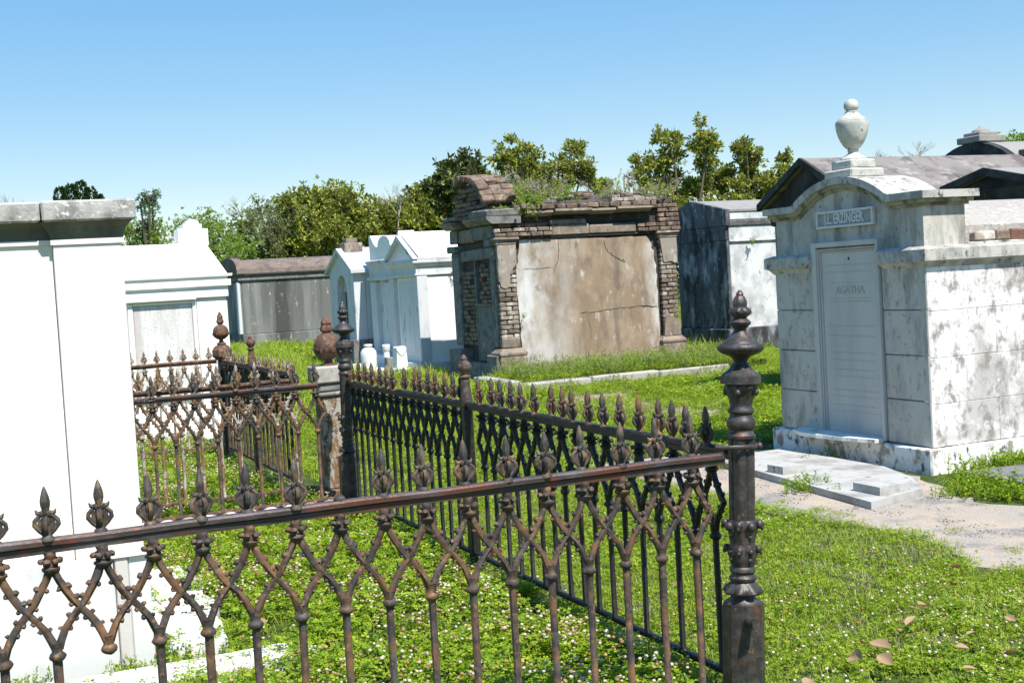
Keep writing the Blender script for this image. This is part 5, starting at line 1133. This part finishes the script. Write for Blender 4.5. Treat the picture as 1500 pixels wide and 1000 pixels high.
for nm, (x, y, z), s, lb in (('wall_fern', (14.0, 20.42, 2.02), .8, 'small green weed sprouting from the side wall of the black ended tomb'), ('wall_weed', (8.02, 17.97, 1.0), .5, 'tiny green weed sprouting from the left brick pilaster'), ('wall_weed', (8.15, 21.2, 1.86), .7, 'olive tuft growing on the ledge of the gabled white tomb'), ('wall_weed', (8.25, 21.2, 1.55), .6, 'olive tuft lower down on the gabled white tomb, nearly behind the ruin')):
    me = weed_mesh(nm, 9, .2, .035, .03); o = place(nm, me, None, (x, y, z), (.7, 0, 0), (s, s, s)); tag(o, lb, 'plant')
# fern on the dark roof
def fern():
    t = thing('roof_fern', (11.5, 11.78, 2.36), 'bright green fern growing between the dark roofs at upper right', 'fern')
    for k in range(15):
        mb = MB(); vs, fs = [], []; a = rng.random() * 2 * PI; L = rng.uniform(.22, .42); up = rng.uniform(.5, 1.5)
        for i in range(12):
            u = i / 11; c = np.array([11.5 + math.cos(a) * L * u, 11.78 + math.sin(a) * L * u, 2.36 + L * up * u * (1 - .45 * u)])
            for sg in (-1, 1):
                d = np.array([-math.sin(a) * sg + math.cos(a) * .5, math.cos(a) * sg + math.sin(a) * .5, .1]); d /= np.linalg.norm(d); quad_leaf(vs, fs, c, d, np.array([0, 0, 1.]), .085 * (1 - u * .75), .026)
        mb.add(vs, fs); build(mb, 'frond', M['weed'], t)
fern()
# dead leaves
def dead_leaf(x, y, z, s, rz, curl):
    n = 7; vs = []; fs = []
    for i in range(n):
        u = i / (n - 1); w = .32 * math.sin(PI * min(1, u * .92 + .04)) ** .8
        for j in (-1, -.5, 0, .5, 1): vs.append(((u - .5) * 1.0, j * w, curl * (abs(j) ** 1.6) * w * 1.1 + .18 * curl * (u - .5) ** 2 * 2))
    for i in range(n - 1):
        for j in range(4): fs.append((i * 5 + j, i * 5 + j + 1, i * 5 + j + 6, i * 5 + j + 5))
    mb = MB(); mb.add(vs, fs, True); me = mb.mesh('fallen_leaf', M['dead_leaf'])
    s *= .66; o = place('fallen_leaf', me, None, (x, y, z), (rnd.gauss(0, .3), rnd.gauss(0, .25), rz), (s, s, s)); return o
LG = 'dead magnolia leaves lying on the grass'
for i, (x, y, s) in enumerate(((3.55, 4.15, .09), (3.75, 4.30, .12), (3.42, 4.08, .07), (3.05, 3.88, .13), (3.12, 3.80, .11), (3.22, 3.95, .12), (3.72, 3.66, .13), (3.55, 3.6, .07), (4.35, 4.75, .09), (3.45, 3.75, .08), (2.72, 3.75, .09), (3.30, 3.55, .08), (3.9, 3.95, .07), (3.62, 3.88, .06), (2.9, 3.35, .1), (4.1, 4.5, .06), (3.1, 5.3, .05), (3.5, 5.0, .05))):
    tag(dead_leaf(x, y, .078, s * 1.15, rnd.uniform(0, 6), rnd.uniform(.3, 1.0)), 'curled tan dead leaf lying on the clover lawn, lower right', 'leaf', LG)
tag(dead_leaf(1.16, 5.78, .085, .13, 2.7, .5), 'pale brown dead leaf beside the white slab at the left tomb', 'leaf')
tag(dead_leaf(4.75, 4.62, .03, .11, .3, .4), 'tan dead leaf lying on the bare path at the right edge', 'leaf')

# ================================================================== TREES
def tree(label, Y, blobs, leafmat, n, L, W, trunk=None, cat='tree', name='magnolia_tree', ros=6, depth=1.0, spread=1.0, twig_r=.018, limbs=True, droop=0., group=None, fill=1.0):
    """blobs: (x, z, r) masses of foliage; leaves sit in rosettes at twig ends, with limbs from the trunk into every mass"""
    zx = sum(b[0] * b[2] for b in blobs) / sum(b[2] for b in blobs)
    tx = trunk[0] if trunk else zx
    t = thing(name, (tx, Y, 0), label, cat, group)
    bl = [(b[0], Y + rng.normal(0, .7 * depth), b[1], b[2] * 1.12) for b in blobs]
    vs, fs = [], []; tips = []
    tot = sum(b[3] ** 2 for b in bl)
    for (bx, by, bz, r) in bl:
        k = int(n * r * r / tot)
        # sub-clusters make light and dark clumps with gaps
        subs = [np.array([bx, by, bz]) + rvec() * r * rng.uniform(.35, 1.12) * np.array([1, depth, .9]) for _ in range(max(5, int(11 * fill)))]
        for i in range(k):
            s = subs[rng.integers(len(subs))]; p = s + rng.normal(0, r * .21 * spread, 3)
            out = p - np.array([bx, by, bz - r * .4]); out /= (np.linalg.norm(out) + 1e-6)
            if rng.random() < .12: tips.append((p, s, (bx, by, bz)))
            for q in range(ros):
                d = out * .7 + rvec() * .85; d[2] -= droop; d /= np.linalg.norm(d)
                nn = np.cross(d, rvec()); nn = nn + np.array([0, 0, .8]); nn -= d * nn.dot(d); nn /= (np.linalg.norm(nn) + 1e-6)
                quad_leaf(vs, fs, p + rng.normal(0, L * .15, 3), d, nn, L * rng.uniform(.6, 1.2), W * rng.uniform(.8, 1.2), .2)
    cr = MB(); cr.add(vs, fs)
    me = cr.mesh('crown', leafmat); place('crown', me, t, (0, 0, 0))
    if limbs:
        mb = MB(); h0 = min(b[1] for b in blobs) * .5
        mb.tube([(tx, Y, -.1), (tx + .05, Y, h0 * .5), (tx, Y, h0)], [.26, .2, .17], 8); build(mb, 'trunk', M['bark'], t)
        mb = MB(); base = np.array([tx, Y, h0])
        for (bx, by, bz, r) in bl:
            e = np.array([bx, by, bz]); m_ = (base + e) / 2 + np.array([0, 0, -.12 * np.linalg.norm(e - base)])
            mb.tube([base, m_ * .6 + base * .4, m_ * .9 + e * .1, (m_ + e) / 2, e], [.11, .085, .06, .045, .025], 6)
        for (p, s, b_) in tips:
            mb.tube([b_, (np.array(b_) + s) / 2 + rng.normal(0, .05, 3), s, p], [twig_r * 1.4, twig_r, twig_r * .7, twig_r * .3], 4)
        build(mb, 'limbs', M['bark'], t)
    return t
G = 'trees beyond the tombs'
magA = [(12.05, 4.61, .91), (13.17, 4.96, .81), (11.43, 3.83, .8), (13.44, 3.88, .97), (12.35, 3.23, 1.06), (11.38, 3.02, .75), (12.4, 2.2, 1.0), (13.6, 2.6, .9)]
magB = [(14.94, 4.2, .67), (16.2, 4.5, .63), (16.0, 3.71, .99), (17.13, 4.01, .84), (14.66, 3.39, .98), (16.79, 3.04, .95), (15.52, 2.76, .78), (14.8, 2.3, .8)]
magC = [(17.66, 5.65, .71), (18.51, 6.03, .48), (17.19, 4.87, .74), (18.56, 5.02, 1.01), (17.91, 3.85, 1.06), (18.2, 2.7, 1.0)]
magD = [(19.63, 6.31, .48), (20.69, 6.72, .49), (21.71, 6.28, .68), (20.77, 5.7, .76), (22.6, 6.01, .66), (23.6, 6.63, .5), (23.32, 5.64, .61), (19.56, 5.18, .75), (21.87, 5.07, .87), (23.77, 4.89, .61), (20.01, 4.04, 1.08), (22.41, 3.96, 1.1)]
magE = [(27.85, 6.86, .63), (29.1, 7.05, .69), (26.64, 5.92, .57), (28.29, 5.92, .8), (29.84, 6.47, .7), (27.3, 4.88, .8), (28.89, 4.75, .81), (26.13, 5.47, .34), (28.16, 3.77, 1.03)]
magF = [(31.22, 6.45, .58), (30.64, 5.5, .82), (31.88, 5.76, .71), (32.66, 5.16, .71), (33.58, 6.12, .36), (31.11, 4.55, .94), (32.68, 4.21, .89), (30.21, 3.99, .87)]
mg = M['magnolia']
tree('glossy magnolia tree above the long grey tomb', 46, magA, mg, 3215, .20, .09, group=G)
tree('lower magnolia tree directly behind the white row of tombs', 46, magB, mg, 3215, .20, .09, group=G)
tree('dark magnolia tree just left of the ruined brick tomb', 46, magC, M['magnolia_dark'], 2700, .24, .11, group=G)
tree('magnolia tree with open sunlit top above the ruined brick tomb', 46, magD, mg, 3215, .20, .09, group=G, spread=.85)
tree('tall open magnolia tree left of the dark gabled tomb', 46, magE, mg, 2284, .20, .09, group=G, spread=.8)
tree('magnolia tree partly behind the dark gable and the urn tomb', 46, magF, mg, 2284, .20, .09, group=G, spread=.85)
tree('fresh green bushy tree behind the far left white tomb', 50, [(6.41, 4.38, .52), (7.2, 4.09, .63), (8.08, 4.11, .58), (6.86, 3.66, .63), (6.11, 3.74, .62), (8.4, 3.51, .64), (5.2, 3.9, .7), (7.4, 2.8, .9)], M['willow'], 2300, .11, .05, name='bushy_tree', ros=7, group=G, spread=1.25)
tree('feathery light green tree right of the far left white tomb', 46, [(8.71, 4.17, .54), (9.59, 3.77, .74), (8.51, 3.5, .69), (9.16, 2.98, .69), (10.16, 3.08, .8), (8.6, 2.6, .7), (10.8, 2.6, .8)], M['willow'], 2800, .10, .045, name='bushy_tree', ros=7, group=G, spread=1.3)
tree('olive green tree with bare crooked limbs left of the magnolias', 46.8, [(10.77, 4.6, .55), (11.42, 4.83, .45), (10.59, 3.9, .75), (11.05, 3.4, .8), (11.75, 4.07, .5), (10.0, 4.3, .4)], M['olive'], 1500, .10, .045, name='oak_tree', ros=6, group=G, spread=1.2)
tree('small umbrella shaped tree with thin trunk at left skyline', 50, [(6.81, 5.55, .34), (7.2, 5.35, .26), (6.5, 5.3, .24), (6.96, 5.0, .2), (6.7, 4.4, .3)], M['farleaf'], 420, .10, .045, name='slender_tree', ros=5, group=G, spread=.9, twig_r=.012)
tree('green tree at the right edge of the skyline', 34, [(34.99, 5.51, .53), (34.09, 5.3, .26), (35.36, 5.02, .73), (34.38, 4.87, .38), (35.2, 4.1, .8)], M['willow'], 900, .14, .07, name='bushy_tree', group=G)
# conifer peeping over the left capstones
def conifer():
    t = thing('conifer_tree', (3.85, 44, 0), 'dark green conifer top peeping over the left tomb capstones', 'tree', G)
    vs, fs = [], []
    for (x, z0, h, r) in ((3.3, 3.0, 2.42, .42), (3.62, 3.0, 2.52, .45), (3.95, 3.0, 2.62, .5), (4.25, 3.0, 2.40, .5), (4.5, 3.0, 2.15, .42)):
        for i in range(900):
            u = rng.random() ** .8; a = rng.random() * 2 * PI; rr = r * (1 - u) ** .55 * rng.uniform(.75, 1.05) + .03
            p = np.array([x + rr * math.cos(a), 44 + rr * math.sin(a), z0 + h * u]); d = np.array([math.cos(a) * .7, math.sin(a) * .7, .9]) + rvec() * .4; d /= np.linalg.norm(d)
            quad_leaf(vs, fs, p, d, rvec(), .14, .07)
    mb = MB(); mb.add(vs, fs); place('crown', mb.mesh('crown', M['conifer']), t, (0, 0, 0))
    mb = MB(); mb.tube([(3.9, 44, 0), (3.9, 44, 3.4)], [.2, .15], 8); build(mb, 'trunk', M['bark'], t)
conifer()
def bare_tree(x, y, z, s, label, lean=0.):
    t = thing('bare_tree', (x, y, 0), label, 'tree', G); mb = MB()
    def br(p, d, L, r, k):
        e = p + d * L; m_ = (p + e) / 2 + rng.normal(0, L * .06, 3); mb.tube([p, m_, e], [r, r * .8, r * .6], 4)
        if k == 0: return
        for _ in range(3 if k > 1 else 4):
            q = d + rng.normal(0, .42, 3); q[2] = abs(q[2]) * .8 + .15; q /= np.linalg.norm(q); br(p + d * L * rng.uniform(.5, 1), q, L * rng.uniform(.6, .85), r * .6, k - 1)
    br(np.array([x, y, z - s]), np.array([lean, 0, 1.]) / math.sqrt(1 + lean * lean), s * .5, .028 * s ** .5, 4); build(mb, 'branches', M['twig'], t)
    mb = MB(); mb.tube([(x, y, 0), (x + .03, y, z - s)], [.12, .05], 7); build(mb, 'trunk', M['bark'], t)
bare_tree(1.7, 44, 5.1, 1.5, 'bare twiggy tree at the far left edge of the skyline', .1)
bare_tree(38.97, 44, 6.4, 1.5, 'bare pale tree on the skyline between urn and stepped finial')
bare_tree(37.1, 44, 6.05, 1.2, 'smaller bare tree on the skyline just right of the urn')
bare_tree(15.2, 45, 5.2, 1.5, 'sparse twiggy tree top rising above the lower magnolia', .1)
bare_tree(9.9, 47, 5.0, 1.3, 'bare twiggy top above the feathery green tree', -.1)
bare_tree(7.9, 49, 4.7, .8, 'small bare sapling behind the stepped finial', .2)
# distant wood closing the horizon
vs, fs = [], []
for i in range(26000):
    x = rng.uniform(-12, 95); h = 2.6 + 1.3 * (vnoise(np.array([[x, 0]]), .35, 4)[0]); z = h * rng.random() ** .6; y = 62 + rng.normal(0, 1.5)
    d = rvec(); quad_leaf(vs, fs, np.array([x, y, z]), d, rvec(), .45, .28)
mb = MB(); mb.add(vs, fs); tag(place('distant_woods', mb.mesh('distant_woods', M['farleaf']), None, (0, 0, 0)), 'low distant green woods closing the horizon', kind='stuff')
